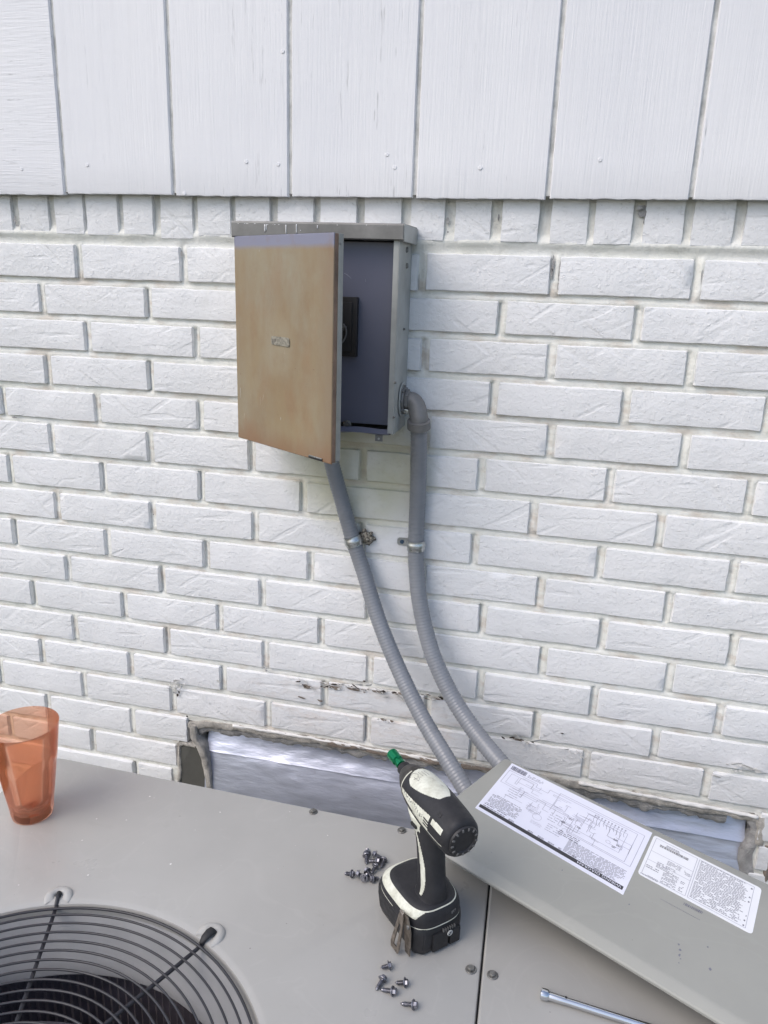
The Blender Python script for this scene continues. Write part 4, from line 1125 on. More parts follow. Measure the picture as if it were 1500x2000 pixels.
# the open cover, hinged at the left
HG = Vector((0.3115, -0.1005, -0.2605)); dd = Vector((0.210, -0.1415, 0)).normalized(); DW, DH = 0.2445, 0.3155
door = bpy.data.objects.new('cover', None); COL.objects.link(door); door.parent = ebox; door.location = HG - BO; door.rotation_euler = (0, 0, math.atan2(dd.y, dd.x))
tag(door, 'tan sun faded cover swung open to the left')
bm = bmesh.new(); e = .0022        # local: x width, -y outward
rr4 = [(0, 0), (DW, 0), (DW, DH), (0, DH)]
def rect(m, y): return [Vector((a + (m if a == 0 else -m), y, b + (m if b == 0 else -m))) for a, b in rr4]
ringloft(bm, [rect(.0, .0014), rect(0, e * .9), rect(.0007, e * .25), rect(e, 0)], caps=False)
G = []
for i in range(13):
    row = []
    for j in range(15):
        x = e + (DW - 2 * e) * i / 12; z = e + (DH - 2 * e) * j / 14
        row.append(bm.verts.new((x, -.0012 * math.sin(PI * i / 12) * math.sin(PI * j / 14) + .0006 * noise.noise(Vector((x * 20, z * 20, 3))) * (0 < i < 12 and 0 < j < 14), z)))
    G.append(row)
for i in range(12):
    for j in range(14): bm.faces.new((G[i][j], G[i + 1][j], G[i + 1][j + 1], G[i][j + 1]))
bmesh.ops.remove_doubles(bm, verts=bm.verts, dist=1e-5)
obj('cover_face', bm, M['tan'], door, smooth=40)
bm = bmesh.new(); box(bm, (DW - .0014, .0021, .002), (DW + .0002, .0082, DH - .001), bevel=.0003, seg=1); obj('side_flange', bm, M['flange'], door)
bm = bmesh.new(); box(bm, (DW - .0012, .0083, .004), (DW + .0010, .0165, DH - .001), bevel=.0008, seg=2)
obj('side_flange', bm, M['flange_grey'], door, smooth=40)
bm = bmesh.new(); box(bm, (.001, .0023, DH - .0016), (DW - .002, .013, DH - .0002)); box(bm, (.001, .0023, .0002), (DW - .002, .013, .0016)); box(bm, (0, .0023, .002), (.0014, .013, DH - .002)); obj('edge_flange', bm, M['flange_grey'], door)
def on_door(x, y, out=.0012):
    n_ = Vector((dd.y, -dd.x, 0))
    if n_.y > 0: n_ = -n_
    d = ray(x, y); t_ = (HG - CAM).dot(n_) / d.dot(n_); q = CAM + d * t_ - HG
    return Vector((q.dot(dd), -out - .0012, q.z))
bm = bmesh.new(); c4 = [on_door(x, y) for x, y in ((532, 656), (567, 660), (568, 678), (532, 672))]; P = []
for i in range(4):
    p = c4[i]; a = (c4[i - 1] - p).normalized(); b = (c4[(i + 1) % 4] - p).normalized(); P += [p + a * .003, p + (a + b) * .0009, p + b * .003]
ringloft(bm, [[p + Vector((0, .0006, 0)) for p in P], P]); badge = obj('badge', bm, simple('faded_cream_badge', (0.37, 0.345, 0.28), .5, 0, .3, 200), door)
bm = bmesh.new()
for x, y0, y1, s in ((534.5, 661, 668, .0007), (537.5, 661, 668, .0006), (539.5, 661, 668, .0005), (541, 662, 667, .0007), (545, 662.5, 667, .0004), (549, 663, 667, .0004), (553, 663, 667.5, .0003), (557, 664, 668, .0003)):
    a, b = on_door(x, y0, .0016), on_door(x, y1, .0016); quad(bm, [a + Vector((-s, 0, 0)), a + Vector((s, 0, 0)), b + Vector((s, 0, 0)), b + Vector((-s, 0, 0))])
for x, y, s in ((545.5, 671.5, .0009), (543, 673.5, .0009), (548, 674, .0006), (565.5, 675.5, .0010)):
    a = on_door(x, y, .0016); quad(bm, [a + Vector((-s, 0, -s * .5)), a + Vector((s, 0, -s)), a + Vector((s, 0, s)), a + Vector((-s, 0, s * .6))])
obj('worn_lettering', bm, simple('worn_badge_ink', (0.22, 0.20, 0.17), .6), badge)
bm = bmesh.new(); a, b = on_door(604, 889, .0004), on_door(630, 899, .0004)
box(bm, (a.x, -.0016, a.z - .0034), (b.x, -.0004, a.z + .0002)); obj('latch_slot', bm, M['clip'], door)
bm = bmesh.new(); box(bm, (a.x + .001, -.0022, a.z - .0006), (b.x, -.0005, a.z + .0010), bevel=.0003, seg=1); obj('latch_edge', bm, M['zinc'], door)
bm = bmesh.new()
for x, y, ln, s in ((472, 757, .016, .0005), (551, 815, .004, .0006), (511, 775, .012, .0002), (509, 488, .003, .0004)):
    a = on_door(x, y, .0014); quad(bm, [a + Vector((-s, 0, 0)), a + Vector((s, 0, 0)), a + Vector((s * .6, 0, -ln)), a + Vector((-s * .2, 0, -ln))])
tag(obj('scratch', bm, M['pale'], door), kind='stuff')
for x, y in ((659, 471),):
    bm = bmesh.new(); lathe(bm, [(0, .0008), (.0017, .0006), (.0017, -.0004)], 10, mtx=Matrix.Translation((DW + .0012, .010, DH - .014)) @ Matrix.Rotation(R(90), 4, 'Y')); obj('flange_screw', bm, M['fitting'], door)

# ================================================================ CONDUITS
def conduit_path(P, tail):
    return resample(catmull([wy(x, y, Y) for x, y, Y in P] + [Vector(t) for t in tail], 14), .0019)
def conduit_jacket(P, r0, seed):
    bm = bmesh.new(); ph = [0.0]
    def rf(i):
        m = (i % 3); q = min(1, i / 260); return r0 - .0011 * (1 - q) + (0.0006 if m == 0 else (0.0001 if m == 1 else -0.00025)) + .00025 * noise.noise(Vector((i * .05, seed, 0)))
    tube(bm, P, r0, 20, radf=rf); return bm
PL = conduit_path([(636, 846, -.048), (648, 905, -.036), (667, 975, -.022), (688, 1050, -.0165), (711, 1120, -.022), (741, 1215, -.042), (780, 1310, -.070), (824, 1400, -.110), (870, 1478, -.155), (917, 1556, -.195), (960, 1632, -.235)], [(.800, -.33, -.93), (.815, -.41, -.97)])
PR = conduit_path([(818, 832, -.047), (818, 880, -.036), (816, 970, -.020), (812.5, 1060, -.0170), (814, 1120, -.020), (823, 1195, -.030), (845, 1278, -.048), (880, 1355, -.072), (925, 1425, -.105), (975, 1487, -.145), (1030, 1548, -.18), (1085, 1600, -.215)], [(.91, -.33, -.93), (.93, -.41, -.98)])
cl_ = thing('conduit', 'left grey flexible conduit running down from behind the open cover', 'conduit', PL[0], group='grey conduits from the electrical box')
bm = conduit_jacket(PL, .0141, 1); bm.transform(Matrix.Translation(-PL[0])); obj('jacket', bm, M['conduit'], cl_, smooth=True)
bm = bmesh.new(); tube(bm, [PL[0] + Vector((-.002, 0, .04)), PL[0] + Vector((0, 0, .012)), PL[6]], .0185, 20); bm.transform(Matrix.Translation(-PL[0])); obj('connector', bm, M['fitting'], cl_, smooth=40)
cr_ = thing('conduit', 'right grey flexible conduit hanging from an elbow on the side of the box', 'conduit', PR[0], group='grey conduits from the electrical box')
TR = Matrix.Translation(-PR[0])
bm = conduit_jacket(PR, .0146, 2); bm.transform(TR); obj('jacket', bm, M['conduit'], cr_, smooth=True)
def side_hit(x, y, X):
    d = ray(x, y); return CAM + d * ((X - CAM.x) / d.x)
e0 = side_hit(785, 780, bx1 + .001); e0.y = max(min(e0.y, -.03), -.06); xe = PR[0].x
elbow = catmull([e0 + Vector((.010, 0, 0)), e0 + Vector((.018, 0, -.001)), Vector((xe - .006, (e0.y * .6 + PR[0].y * .4), e0.z - .010)), Vector((xe - .0005, PR[0].y, e0.z - .027)), PR[0] + Vector((0, 0, .002))], 6)
bm = bmesh.new(); tube(bm, elbow, .0145, 20, radf=lambda i: .0130 + .0022 * min(1, i / 14)); bm.transform(TR); el = obj('elbow', bm, M['fitting'], cr_, smooth=40)
td = (PR[8] - PR[0]).normalized(); bm = bmesh.new()
u_, v_ = frame_from(td)
rg = []
for s_, rr in ((-.010, .0158), (-.0095, .0190), (.0035, .0192), (.0045, .0178), (.0048, .0150)):
    rg.append([PR[0] + td * s_ + (u_ * math.cos(2 * PI * k / 28) + v_ * math.sin(2 * PI * k / 28)) * rr for k in range(28)])
ringloft(bm, rg); bm.transform(TR); obj('compression_ring', bm, M['fitting'], cr_, smooth=35)
bm = bmesh.new(); MX = TR @ Matrix.Translation(e0) @ Matrix.Rotation(R(90), 4, 'Y')
lathe(bm, [(0, .0), (.0275, .0), (.0282, .0008), (.0270, .0020), (.0, .0022)], 36, mtx=MX); obj('knockout_washer', bm, M['box'], cr_, smooth=35)
bm = bmesh.new(); lathe(bm, [(0, .0023), (.0200, .0023), (.0210, .0035), (.0205, .0060), (.0150, .0062)], 24, mtx=MX)
for k in range(8):
    a = 2 * PI * k / 8; box(bm, (-.0025, -.0018, .0024), (.0025, .0018, .0062), mtx=MX @ Matrix.Rotation(a, 4, 'Z') @ Matrix.Translation((.0212, 0, 0)))
lathe(bm, [(.0150, .0062), (.0172, .0068), (.0176, .0120), (.0130, .0135)], 6, mtx=MX)
obj('lock_nut', bm, M['fitting'], cr_, smooth=25)
bm = bmesh.new(); q = elbow[8] + Vector((-.014, -.004, -.014)); box(bm, (-.006, -.004, -.003), (.007, .004, .003), mtx=TR @ Matrix.Translation(q) @ Matrix.Rotation(R(10), 4, 'Y'), bevel=.0008)
obj('grounding_lug', bm, M['zinc'], cr_, smooth=30)

def strap(px, py, path, rad, side, tabpx, label):
    c = min(path, key=lambda p: (p - wy(px, py, -.0165)).length); i = path.index(c); t_ = (path[i + 4] - path[i - 4]).normalized()
    nrm = Vector((0, -1, 0)); s_ = t_.cross(nrm).normalized(); nrm = s_.cross(t_).normalized()
    if nrm.y > 0: nrm = -nrm
    if s_.x < 0: s_ = -s_
    root = thing('pipe_strap', label, 'pipe strap', c, group='zinc straps holding the conduits')
    bm = bmesh.new(); G = []; hw = .0088
    th = [(-95 + 190 * k / 16) for k in range(17)]
    for k, a in enumerate(th):
        o_ = s_ * math.sin(R(a)) + nrm * math.cos(R(a)); row = []
        for q in (-1, -.55, -.35, .35, .55, 1):
            rr = rad + .0009 + (.0010 if abs(q) < .5 else 0); row.append(o_ * rr + t_ * q * hw)
        for q in (1, -1): row.append(o_ * (rad + .0001) + t_ * q * hw)
        G.append(row)
    ringloft(bm, G); obj('band', bm, M['zinc'], root, smooth=35)
    tp_ = wy(*tabpx, -.0022) - c; bm = bmesh.new(); sx = 1 if side > 0 else -1
    x0 = (rad + .0005) * sx; x1 = tp_.x + .0085 * sx; zc = tp_.z; lo, hi = min(x0, x1), max(x0, x1)
    P = [(lo, zc - .0075), (hi, zc - .0075), (hi, zc + .0075), (lo, zc + .0075)]
    o1 = x1 - .003 * sx
    P = [(x0, zc - .0072), (o1, zc - .0072), (x1, zc - .0042), (x1, zc + .0042), (o1, zc + .0072), (x0, zc + .0072)]
    yb = -.0006 - c.y
    ringloft(bm, [[Vector((a, yb, b)) for a, b in P], [Vector((a, yb - .0014, b)) for a, b in P]])
    obj('tab', bm, M['zinc'], root)
    bm = bmesh.new(); lathe(bm, [(0, .0022), (.0034, .0020), (.0042, .0010), (.0042, 0)], 6 if side < 0 else 12, mtx=Matrix.Translation((tp_.x, yb - .0014, zc)) @ Matrix.Rotation(R(90), 4, 'X'))
    obj('screw', bm, simple('blue_steel_anchor_screw', (0.10, 0.16, 0.24), .35, .7, .1) if side < 0 else M['dull_zinc'], root, smooth=25)
    return root
strap(689, 1056, PL, .0146, 1, (722, 1052), 'zinc strap on the left conduit with its tab buried in dirt')
s2 = strap(812, 1064, PR, .0151, -1, (785, 1058), 'clean zinc strap on the right conduit with a blue screw in its tab')
# crumbly clump stuck on the left strap's tab
cc = wy(716, 1050, -.006); bm = bmesh.new(); bmesh.ops.create_icosphere(bm, subdivisions=4, radius=.011)
for v in bm.verts:
    n_ = v.co.normalized(); v.co = Vector((n_.x * .0125, n_.y * .006, n_.z * .0115)) * (1 + .55 * fbm(n_ * 1.3 + Vector((4, 2, 1)), 1.6, 5))
def mud_mat():
    n = NT('mottled_dried_mud'); p = n.pos(); c = n.mix(n.ramp(n.noise(p, 230, 5, .7), .42, .58), (0.055, 0.045, 0.035), (0.42, 0.38, 0.31)); return n.out(c, .9, 0, n.bump(n.noise(p, 400, 4), .002, .8))
o = obj('dirt_clump', bm, mud_mat(), smooth=True); o.location = cc; tag(o, 'crumbly brown clump of dried mud on the left pipe strap', 'dirt clump')

# ================================================================ ORANGE TUMBLER
cb_ = wz(64, 1588, ZU)
cup = thing('tumbler', 'translucent orange plastic tumbler standing on the back left corner of the unit', 'tumbler', (cb_.x, cb_.y, ZU))
H = .139; bm = bmesh.new(); N = 60
def cup_r(z, a):
    tt = z / H; r0 = .0258 + (.0448 - .0258) * (tt ** .85)
    # ten shallow facets in the lower two thirds, rounded off at the top like arches
    k = 9; f = abs(((a * k / (2 * PI)) % 1) - .5) * 2; arch = .66 - .10 * (f ** 2)
    if .07 < tt < arch: r0 -= .0016 * (1 - f ** 2 * .9) * min(1, (tt - .07) / .06) * min(1, (arch - tt) / .05)
    return r0
zz = [0, .0012, .004, .009, .012] + [.012 + (H - .014) * i / 26 for i in range(1, 26)] + [H - .002, H - .0006, H]
rings = []
for z in zz:
    rings.append([Vector(((cup_r(z, 2 * PI * k / N) - (.0022 if z == 0 else 0)) * math.cos(2 * PI * k / N), (cup_r(z, 2 * PI * k / N) - (.0022 if z == 0 else 0)) * math.sin(2 * PI * k / N), z)) for k in range(N)])
for z in [H - .0003, H - .002] + [H - (H - .010) * i / 16 for i in range(1, 16)] + [.0105]:
    th_ = .0021 if z < H - .001 else .0014
    if z < .02: th_ = .004
    rings.append([Vector(((.0258 + (.0448 - .0258) * ((z / H) ** .85) - th_) * math.cos(2 * PI * k / N), (.0258 + (.0448 - .0258) * ((z / H) ** .85) - th_) * math.sin(2 * PI * k / N), z)) for k in range(N)])
ringloft(bm, rings); obj('cup_wall', bm, M['cup'], cup, smooth=50)

# ================================================================ IMPACT DRIVER
F = Vector((-.694, .720, 0)).normalized(); Lf = Vector((-F.y, F.x, 0))
P0 = Vector((.7321, -.6082, ZU)); DO = P0 - Lf * .031
drv = thing('impact_driver', 'worn black and cream cordless impact driver standing on its battery', 'power tool', DO, math.atan2(F.y, F.x))
def se(cx, cy, hx, hy, z, n=40, e=4.0, tilt=0):
    P = []
    for k in range(n):
        a = 2 * PI * k / n; c, s = math.cos(a), math.sin(a)
        x = math.copysign(abs(c) ** (2 / e), c) * hx; y = math.copysign(abs(s) ** (2 / e), s) * hy
        P.append(Vector((cx + x, cy + y, z + tilt * x)))
    return P
# battery pack with chamfered corners
def octo(x0, x1, hy, ch, z):
    return [Vector(p) for p in ((x0 + ch, -hy, z), (x1 - ch, -hy, z), (x1, -hy + ch, z), (x1, hy - ch, z), (x1 - ch, hy, z), (x0 + ch, hy, z), (x0, hy - ch, z), (x0, -hy + ch, z))]
bm = bmesh.new()
ringloft(bm, [octo(.004, .080, .0270, .006, 0), octo(.0005, .084, .0305, .008, .003), octo(-.001, .088, .0325, .009, .010), octo(-.0015, .0915, .0335, .010, .026), octo(.000, .0925, .0330, .010, .036), octo(.004, .090, .030, .010, .0405)])
bmesh.ops.bevel(bm, geom=[e_ for e_ in bm.edges if abs(e_.verts[0].co.z - e_.verts[1].co.z) > .0005], offset=.0012, segments=2, affect='EDGES')
bat = obj('battery_pack', bm, M['black'], drv, smooth=40)
bm = bmesh.new()      # raised rear panels
box(bm, (-.0036, -.0080, .004), (.001, .0125, .0265), bevel=.0012); box(bm, (-.0036, -.0245, .004), (.001, -.0105, .0240), bevel=.0012)
obj('release_button', bm, M['black'], bat, smooth=40)
bm = bmesh.new()
for k in range(6): box(bm, (-.0042, -.0015 - .0030 * k, .0262), (-.0012, -.0003 - .0030 * k, .0300), bevel=.0003, seg=1)
obj('grip_rib', bm, M['greyprint'], bat)
bm = bmesh.new(); lathe(bm, [(0, .0008), (.0034, .0007), (.0037, 0)], 20, mtx=Matrix.Translation((-.0037, -.0095, .0215)) @ Matrix.Rotation(R(-90), 4, 'Y')); lg = obj('round_logo', bm, M['pale'], bat, smooth=40)
bm = bmesh.new()
for s_, pts in ((1, ((-.0018, .0012), (.0010, .0016), (-.0004, .0002), (.0014, -.0004))), (1, ((.0004, -.0016), (.0022, -.0010)))):
    P = [Vector((-.0046, -.0095 + a, .0215 + b)) for a, b in pts]; tube(bm, P, .00042, 5)
obj('logo_stroke', bm, M['blackink'], lg)
# foot of the housing with cream band
def footmat(i, j, f):
    c = f.calc_center_median(); x, y, z = c
    if .0470 < z < .0566 and (y > .0 and x > .004 + (.0565 - z) * .5): return 1
    if .0470 < z < .0566 and x > .070: return 1
    if .0552 < z < .0566 and x < .03: return 1
    if .0360 < z < .0374 and x < .03: return 1
    if .0385 < z < .0395 and y > .02 and x > .045: return 1
    return 0
bm = bmesh.new(); sec = []
prof = [(.0335, .97), (.0352, 1.0), (.0360, 1.004), (.0367, 1.006), (.0374, 1.005), (.0385, 1.0), (.0395, 1.0), (.0415, 1.0), (.044, .995), (.0465, .985), (.0475, .978), (.049, .968), (.0510, .945), (.0530, .915), (.0548, .880), (.0565, .835), (.0575, .80), (.0585, .76), (.0592, .70), (.0596, .62), (.060, .55)]
fine = []
for (z0, a0_), (z1, a1_) in zip(prof[:-1], prof[1:]):
    for k in range(3): fine.append((z0 + (z1 - z0) * k / 3, a0_ + (a1_ - a0_) * k / 3))
fine.append(prof[-1])
for z, s_ in fine: sec.append(se(.0445 - (1 - s_) * .020, 0, .0465 * s_, .0365 * s_ ** 1.1, z, 220, 3.2 - .6 * max(0, min(1, (.8 - s_) / .2))))
ringloft(bm, sec, matf=footmat)
for f in bm.faces: f.smooth = True
body = bpy.data.objects.new('housing', None); COL.objects.link(body); body.parent = drv
tag(body, None)
obj('foot', bm, [M['rubber'], M['cream']], body, smooth=45)
# handle
def hmat(i, j, f):
    c = f.calc_center_median(); x, y, z = c
    cx = hx(z); lx = (x - cx)
    if y > .004:
        s_ = (z - .064) / (.146 - .064)
        if 0 < s_ < 1.05:
            ctr = -.0005 - .004 * math.sin(s_ * PI) + .0105 * s_ ** 2; wdt = .0018 + .0030 * math.sin(max(0, min(1, s_ * 1.25)) * PI) * (1 - s_ * .4)
            if s_ > .9: wdt = .0016
            if abs(lx - ctr) < wdt: return 1
    if z > .1395 and y > 0 and lx > -.004: return 1
    return 0
HP = [(.0575, .0240, .0195, .0180), (.0610, .0230, .0182, .0162), (.066, .0220, .0172, .0150), (.074, .0222, .0168, .0142), (.085, .0240, .0164, .0138), (.100, .0262, .0162, .0138), (.115, .0285, .0165, .0140), (.128, .0305, .0172, .0144), (.138, .0330, .0190, .0150), (.150, .0360, .0215, .0160), (.158, .037, .022, .015)]
def hinterp(z, k):
    for a, b in zip(HP[:-1], HP[1:]):
        if a[0] <= z <= b[0]: return a[k] + (b[k] - a[k]) * (z - a[0]) / (b[0] - a[0])
    return HP[0][k] if z < HP[0][0] else HP[-1][k]
def hx(z): return hinterp(z, 1)
bm = bmesh.new(); ringloft(bm, [se(hinterp(z, 1), 0, hinterp(z, 2), hinterp(z, 3), z, 144, 2.5) for z in [.0575 + (.158 - .0575) * i / 130 for i in range(131)]], matf=hmat)
obj('grip', bm, [M['rubber'], M['cream']], body, smooth=True)
bm = bmesh.new(); G = []   # trigger
for z, x, r_ in ((.112, .0505, .004), (.118, .0555, .0062), (.126, .0570, .0068), (.134, .0570, .0068), (.143, .0600, .0070), (.150, .0600, .0060)): G.append(se(x - .0125, 0, .009, r_, z, 20, 2.4))
ringloft(bm, G); obj('trigger', bm, M['rubber'], body, smooth=True)
bm = bmesh.new(); G = []   # cream trigger guard panel and reverse lever
for z, x, h_, r_ in ((.1335, .036, .0110, .0142), (.138, .0375, .0145, .0152), (.144, .0385, .0180, .0162), (.150, .040, .0210, .0170), (.154, .041, .023, .017)): G.append(se(x, 0, h_, r_, z, 36, 2.6))
ringloft(bm, G); obj('trigger_panel', bm, M['cream'], body, smooth=True)
bm = bmesh.new(); box(bm, (.034, .0140, .1410), (.045, .0182, .1455), bevel=.0018); obj('reverse_lever', bm, M['clip'], body, smooth=40)
# head: rings along the axis, materials by place
H0 = Vector((-.0270, .0005, .1650)); H1 = Vector((.1045, -.0085, .1690)); hd = (H1 - H0).normalized(); hs = Vector((0, 0, 1)).cross(hd).normalized(); hu = hd.cross(hs)
HT = [(0, .0150), (.0006, .0180), (.0022, .0205), (.005, .0222), (.011, .0232), (.020, .0238), (.030, .0241), (.045, .0243), (.058, .0241), (.070, .0234), (.080, .0222), (.090, .0200), (.098, .0172), (.104, .0142), (.1085, .0118), (.1105, .0100)]
def hr(t):
    for a, b in zip(HT[:-1], HT[1:]):
        if a[0] <= t <= b[0]: return a[1] + (b[1] - a[1]) * (t - a[0]) / (b[0] - a[0])
    return HT[-1][1]
TS = 1.095
def hpt(t, ph, lift=0.0):
    r0 = (hr(t) + lift) * 1.02; a = R(ph)       # ph 0 = top, + = left
    sx = .97; up_ = 1.0 + (.10 if math.cos(a) < 0 else 0) * max(0, 1 - abs(t - .05) / .07)
    return H0 + hd * t * TS + (hs * math.sin(a) * sx + hu * math.cos(a) * up_) * r0
def headmat(i, j, f):
    c = f.calc_center_median() - H0; t = c.dot(hd) / TS; a = math.degrees(math.atan2(c.dot(hs), c.dot(hu)))
    if t > .0905 or (t > .083 and abs(a) < 50): 
        if not (abs(t - .0915) < .0011 and a > 30): 
            pass
    # cream top patch, an oval that narrows rearward
    if .036 < t < .0885:
        q = (t - .036) / .0525; left = 14 + 40 * (math.sin(q * PI / 2) ** .8) if q < .75 else 50 * math.sqrt(max(0, 1 - ((q - .75) / .25) ** 2)) ; 
        if -left * 1.05 < a < left: return 1
    if .030 < t < .087:                     # side patch, pointed forward
        q = (t - .030) / .057; lo, hi = 60 + 20 * q, 107 - 12 * q
        if lo < a < hi:
            if .030 < t < .0385 and 72 < a < 100 and int((a - 72) / 4) % 2 == 1: return 3
            return 1
    if .0085 < t < .026 and 56 + (t * 300) * .4 < a < 74: return 1
    if abs(t - .0905) < .0009 and 20 < a < 130: return 1
    if 103.5 < abs(a) < 106 and .006 < t < .06 and a > 0: return 1
    if t > .0885: return 2
    return 0
bm = bmesh.new(); ts = [0, .0006, .0022, .0035, .005] + [.005 + (.1105 - .005) * i / 170 for i in range(1, 171)]
ringloft(bm, [[hpt(t, 360 * k / 240) for k in range(240)] for t in ts], matf=headmat)
obj('motor_housing', bm, [M['rubber'], M['cream'], M['hammer'], M['clip']], body, smooth=45)
# rear cap: recessed disc and ring of vent slots
bm = bmesh.new(); G = []
for r0, o_ in ((.0175, -.0002), (.0165, -.0022), (.0125, -.0030), (.0115, -.0018), (.0, -.0016)):
    if r0: G.append([H0 + hd * o_ + (hs * math.sin(2 * PI * k / 40) + hu * math.cos(2 * PI * k / 40)) * r0 for k in range(40)])
ringloft(bm, G); obj('rear_cap', bm, M['black'], body, smooth=35)
bm = bmesh.new()
for k in range(13):
    a = 2 * PI * k / 13 + .2; c = H0 - hd * .0026 + (hs * math.sin(a) + hu * math.cos(a)) * .0146; s_ = .0010
    u2 = (hs * math.sin(a) + hu * math.cos(a)); v2 = hd.cross(u2)
    box(bm, (-.0008, -.0010, -.0016), (.0008, .0010, .0016), mtx=Matrix.Translation(c) @ Matrix((hd, v2, u2)).transposed().to_4x4(), bevel=.0003, seg=1)
obj('vent_rib', bm, M['greyprint'], body)
bm = bmesh.new(); q = hpt(.022, 40, .0002); box(bm, (-.003, -.0022, -.0006), (.003, .0022, .0004), mtx=Matrix.Translation(q) @ Matrix((hd, hs * math.cos(R(40)) - hu * math.sin(R(40)), hs * math.sin(R(40)) + hu * math.cos(R(40)))).transposed().to_4x4(), bevel=.0006)
obj('screw_recess', bm, M['clip'], body, smooth=35)
# worn printing and marker scrawl on the cream panels
bm = bmesh.new(); rs = random.Random(4)
def stroke(pts, wd_=.00028):
    tube(bm, [hpt(t, a, .00012) for t, a in pts], wd_, 4)
for k in range(11):
    t = .041 + k * .0038; b = 80 + 3 * math.sin(k)
    for m in range(3): stroke([(t + rs.uniform(-.001, .001), b + rs.uniform(-5, 5)), (t + rs.uniform(-.0008, .0018), b + rs.uniform(-5, 7))])
stroke([(.083, 40), (.086, 25), (.080, 15), (.075, 22), (.077, 34)]); stroke([(.083, 10), (.074, 8), (.082, 0), (.073, -2)]); stroke([(.082, -8), (.074, -12)])
stroke([(.079, 30), (.071, 26), (.074, 18)])
obj('worn_lettering', bm, M['greyprint'], body)
# chuck and bit
def axl(prof, n=24):
    b_ = bmesh.new(); rows = []
    G = [[H0 + hd * t * (TS if t < .118 else TS * .985) + (hs * math.sin(2 * PI * k / n) + hu * math.cos(2 * PI * k / n)) * max(r_, .00005) for k in range(n)] for t, r_ in prof]
    ringloft(b_, G); return b_
obj('chuck', axl([(.108, .0100), (.1105, .0102), (.1115, .0084), (.1205, .0082), (.1215, .0074), (.1215, .0040)]), M['clip'], drv, smooth=35)
obj('bit_holder', axl([(.119, .0033), (.1245, .0033), (.1250, .0058), (.1290, .0062), (.1300, .0046), (.1335, .0045), (.1345, .0066), (.1400, .0070), (.1475, .0070), (.1485, .0062), (.1485, .0042), (.1440, .0040)]), M['green'], drv, smooth=25)
# belt hook
bm = bmesh.new()
def plate(bm, P, th):
    n_ = (P[1] - P[0]).cross(P[2] - P[1]).normalized() * th / 2; ringloft(bm, [[p - n_ for p in P], [p + n_ for p in P]])
# outer leg with a slot = frame of four bars
ox = .0215
def hk(x, z): return Vector((ox + x * .85, .0385 + (.0490 - z) * .17 * (z < .049), z + .003 * (z < .02)))
for P in ([hk(-.0095, .006), hk(-.0035, .006), hk(-.0020, .036), hk(-.0052, .046)], [hk(.0040, .006), hk(.0105, .006), hk(.0060, .046), hk(.0020, .036)],
          [hk(-.0095, .006), hk(.0105, .006), hk(.0085, .0005), hk(-.0075, .0005)], [hk(-.0052, .046), hk(-.0020, .036), hk(.0020, .036), hk(.0060, .046), hk(.003, .0515), hk(-.002, .0515)]):
    plate(bm, P, .0013)
# inner leg against the foot
Q = [Vector((ox + a, .0372, z)) for a, z in ((-.0165, .004), (-.0075, .004), (-.0035, .034), (.0035, .0505), (-.010, .0505), (-.0165, .036))]; plate(bm, Q, .0013)
plate(bm, [Vector((ox - .003, .0376, .0515)), Vector((ox + .004, .0376, .0515)), Vector((ox + .004, .0395, .0495)), Vector((ox - .003, .0395, .0495))], .0013)
bk = obj('belt_hook', bm, M['hook'], drv, smooth=30)
bm = bmesh.new(); lathe(bm, [(0, .0016), (.0024, .0012), (.0028, 0)], 14, mtx=Matrix.Translation((ox - .0115, .0380, .040)) @ Matrix.Rotation(R(-90), 4, 'X')); obj('hook_screw', bm, M['dull_zinc'], bk, smooth=30)
bm = bmesh.new()
for a in range(3): box(bm, (-.0016, -.0125 - .0024 * a - .0009, .0445), (-.0010, -.0125 - .0024 * a + .0009, .0480), mtx=Matrix.Translation((.0000 + .0007 * a, 0, 0)))
obj('rear_mark', bm, M['greyprint'], body)

# ================================================================ LOOSE SCREWS
proto = None
def put_screw(hx_, hy_, tx, ty, label, group, short=False, lift=0.0):
    global proto
    a = wz(hx_, hy_, ZU + .004 + lift); b = wz(tx, ty, ZU + .001 + lift); d = (b - a).normalized(); L = max(.7, min(1.25, (b - a).length / .0118))
    if proto is None:
        proto = obj('loose_screw', screw_bm(), M['zinc2'], None, smooth=30); o = proto
    else: o = proto.copy(); COL.objects.link(o)
    p_ = Vector((a.x, a.y, ZU + .0052 + lift)); dv = Vector((b.x - a.x, b.y - a.y, 0)).normalized() * .0118; dv.z = -.0034
    o.matrix_world = align_x(p_, dv) @ Matrix.Rotation(random.uniform(0, 1), 4, 'X') @ Matrix.Diagonal((L, 1, 1, 1))
    tag(o, label, 'screw', group)
M['zinc2'] = simple('bright_steel_screw', (0.33, 0.33, 0.37), 0.33, 0.85, 0.25, 260)
g4 = lambda x, y: (600 + x * .26667, 1600 + y * .26667)
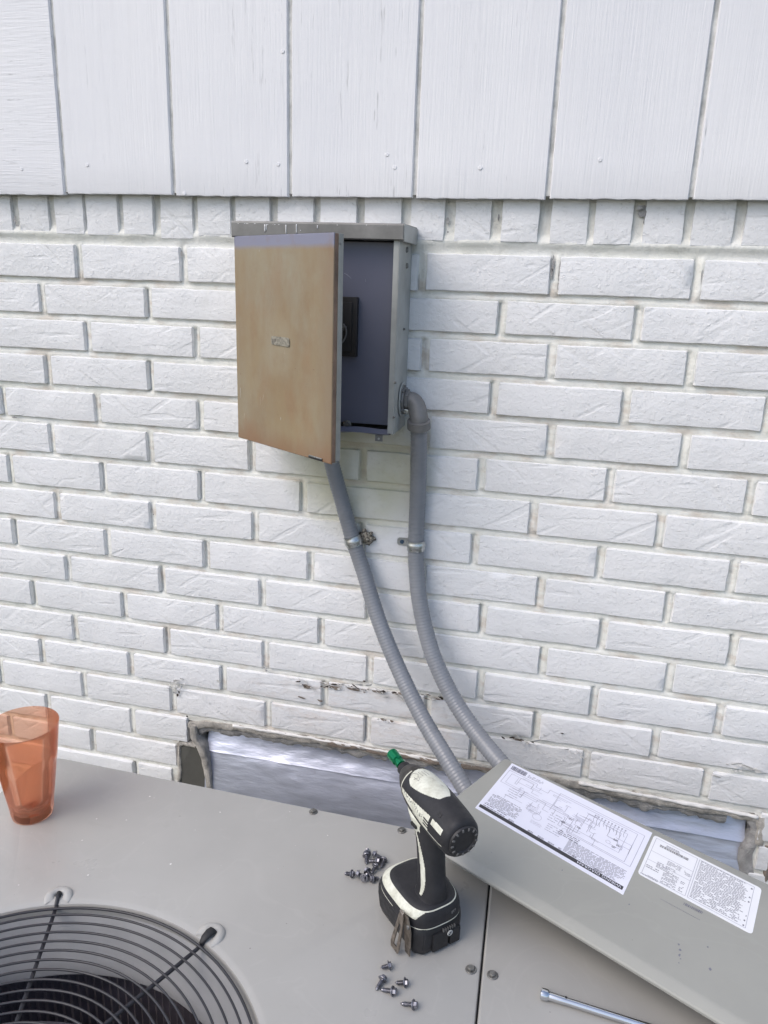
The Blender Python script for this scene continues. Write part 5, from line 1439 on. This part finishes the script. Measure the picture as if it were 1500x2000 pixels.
pile = [((440, 258), (443, 192), 'topmost screw of the pile with its tip pointing at the wall'),
        ((433, 272), (435, 335), 'screw at the top left of the pile with its tip pointing down'),
        ((497, 262), (555, 296), 'screw at the top of the pile pointing toward the driver'),
        ((514, 312), (446, 310), 'screw lying level across the middle of the pile, head on the right'),
        ((562, 305), (538, 362), 'rightmost screw of the pile, pointing down left'),
        ((500, 352), (468, 404), 'slanting screw in the lower right of the pile, head uppermost'),
        ((440, 384), (474, 440), 'screw in the middle of the lower row, leaning to the right'),
        ((328, 406), (272, 403), 'leftmost screw of the pile, pointing away to the left'),
        ((374, 405), (425, 432), 'second screw from the left end of the pile'),
        ((414, 436), (448, 398), 'screw at the bottom of the pile pointing up into it'),
        ((474, 441), (528, 440), 'screw at the lower right end of the pile, pointing at the driver')]
for i, (h, t_, lb) in enumerate(pile): put_screw(*g4(*h), *g4(*t_), lb, 'loose screws piled left of the driver', lift=.0012 * (i % 3 == 2))
for h, t_, lb in (((600, 1077), (540, 1097), 'loose screw nearest the driver battery, below it on the panel'),
                  ((553, 1178), (503, 1257), 'loose screw with its head up, leaning on another screw'),
                  ((628, 1266), (526, 1245), 'loose screw touching the tip of the leaning screw'),
                  ((718, 1203), (645, 1205), 'loose screw lying alone right of the touching pair'),
                  ((780, 1366), (682, 1351), 'lowest loose screw, nearest the bottom of the photo')):
    put_screw(*g4(*h), *g4(*t_), lb, 'loose screws scattered in front of the driver')

# ================================================================ NUT DRIVER SHAFT
a = wz(1056, 1942, ZU + .0045); b = wz(1240, 2000, ZU + .0045); d = (b - a).normalized(); a.z = ZU + .0060
rod = thing('socket_bar', 'chrome socket bar lying on the unit in front of the service cover', 'socket tool', a, math.atan2(d.y, d.x))
RX = Matrix.Rotation(R(90), 4, 'Y')
bm = bmesh.new(); lathe(bm, [(.0030, .003), (.0036, 0), (.0052, 0), (.0057, .0006), (.0057, .0068), (.0050, .0078), (.0044, .0085), (.0042, .0090)], 24, mtx=RX); obj('socket_end', bm, M['chrome'], rod, smooth=35)
bm = bmesh.new(); lathe(bm, [(.0042, .0085), (.0040, .024), (.0037, .026), (.0036, .17), (.0034, .172)], 24, mtx=RX); obj('shaft', bm, M['chrome'], rod, smooth=35)
bm = bmesh.new(); lathe(bm, [(.0034, .168), (.0115, .172), (.0125, .18), (.0120, .23), (.0105, .262), (0, .268)], 20, mtx=RX); obj('handle', bm, M['clip'], rod, smooth=35)
bm = bmesh.new(); lathe(bm, [(0, .0004), (.0015, .0003), (.0017, -.0008)], 12, mtx=Matrix.Translation((.0255, .0010, .0036))); obj('pin_hole', bm, M['clip'], rod)
bm = bmesh.new(); lathe(bm, [(0, .0040), (.0030, .0040), (.0034, .0025)], 6, mtx=RX); obj('socket_mouth', bm, M['clip'], rod)
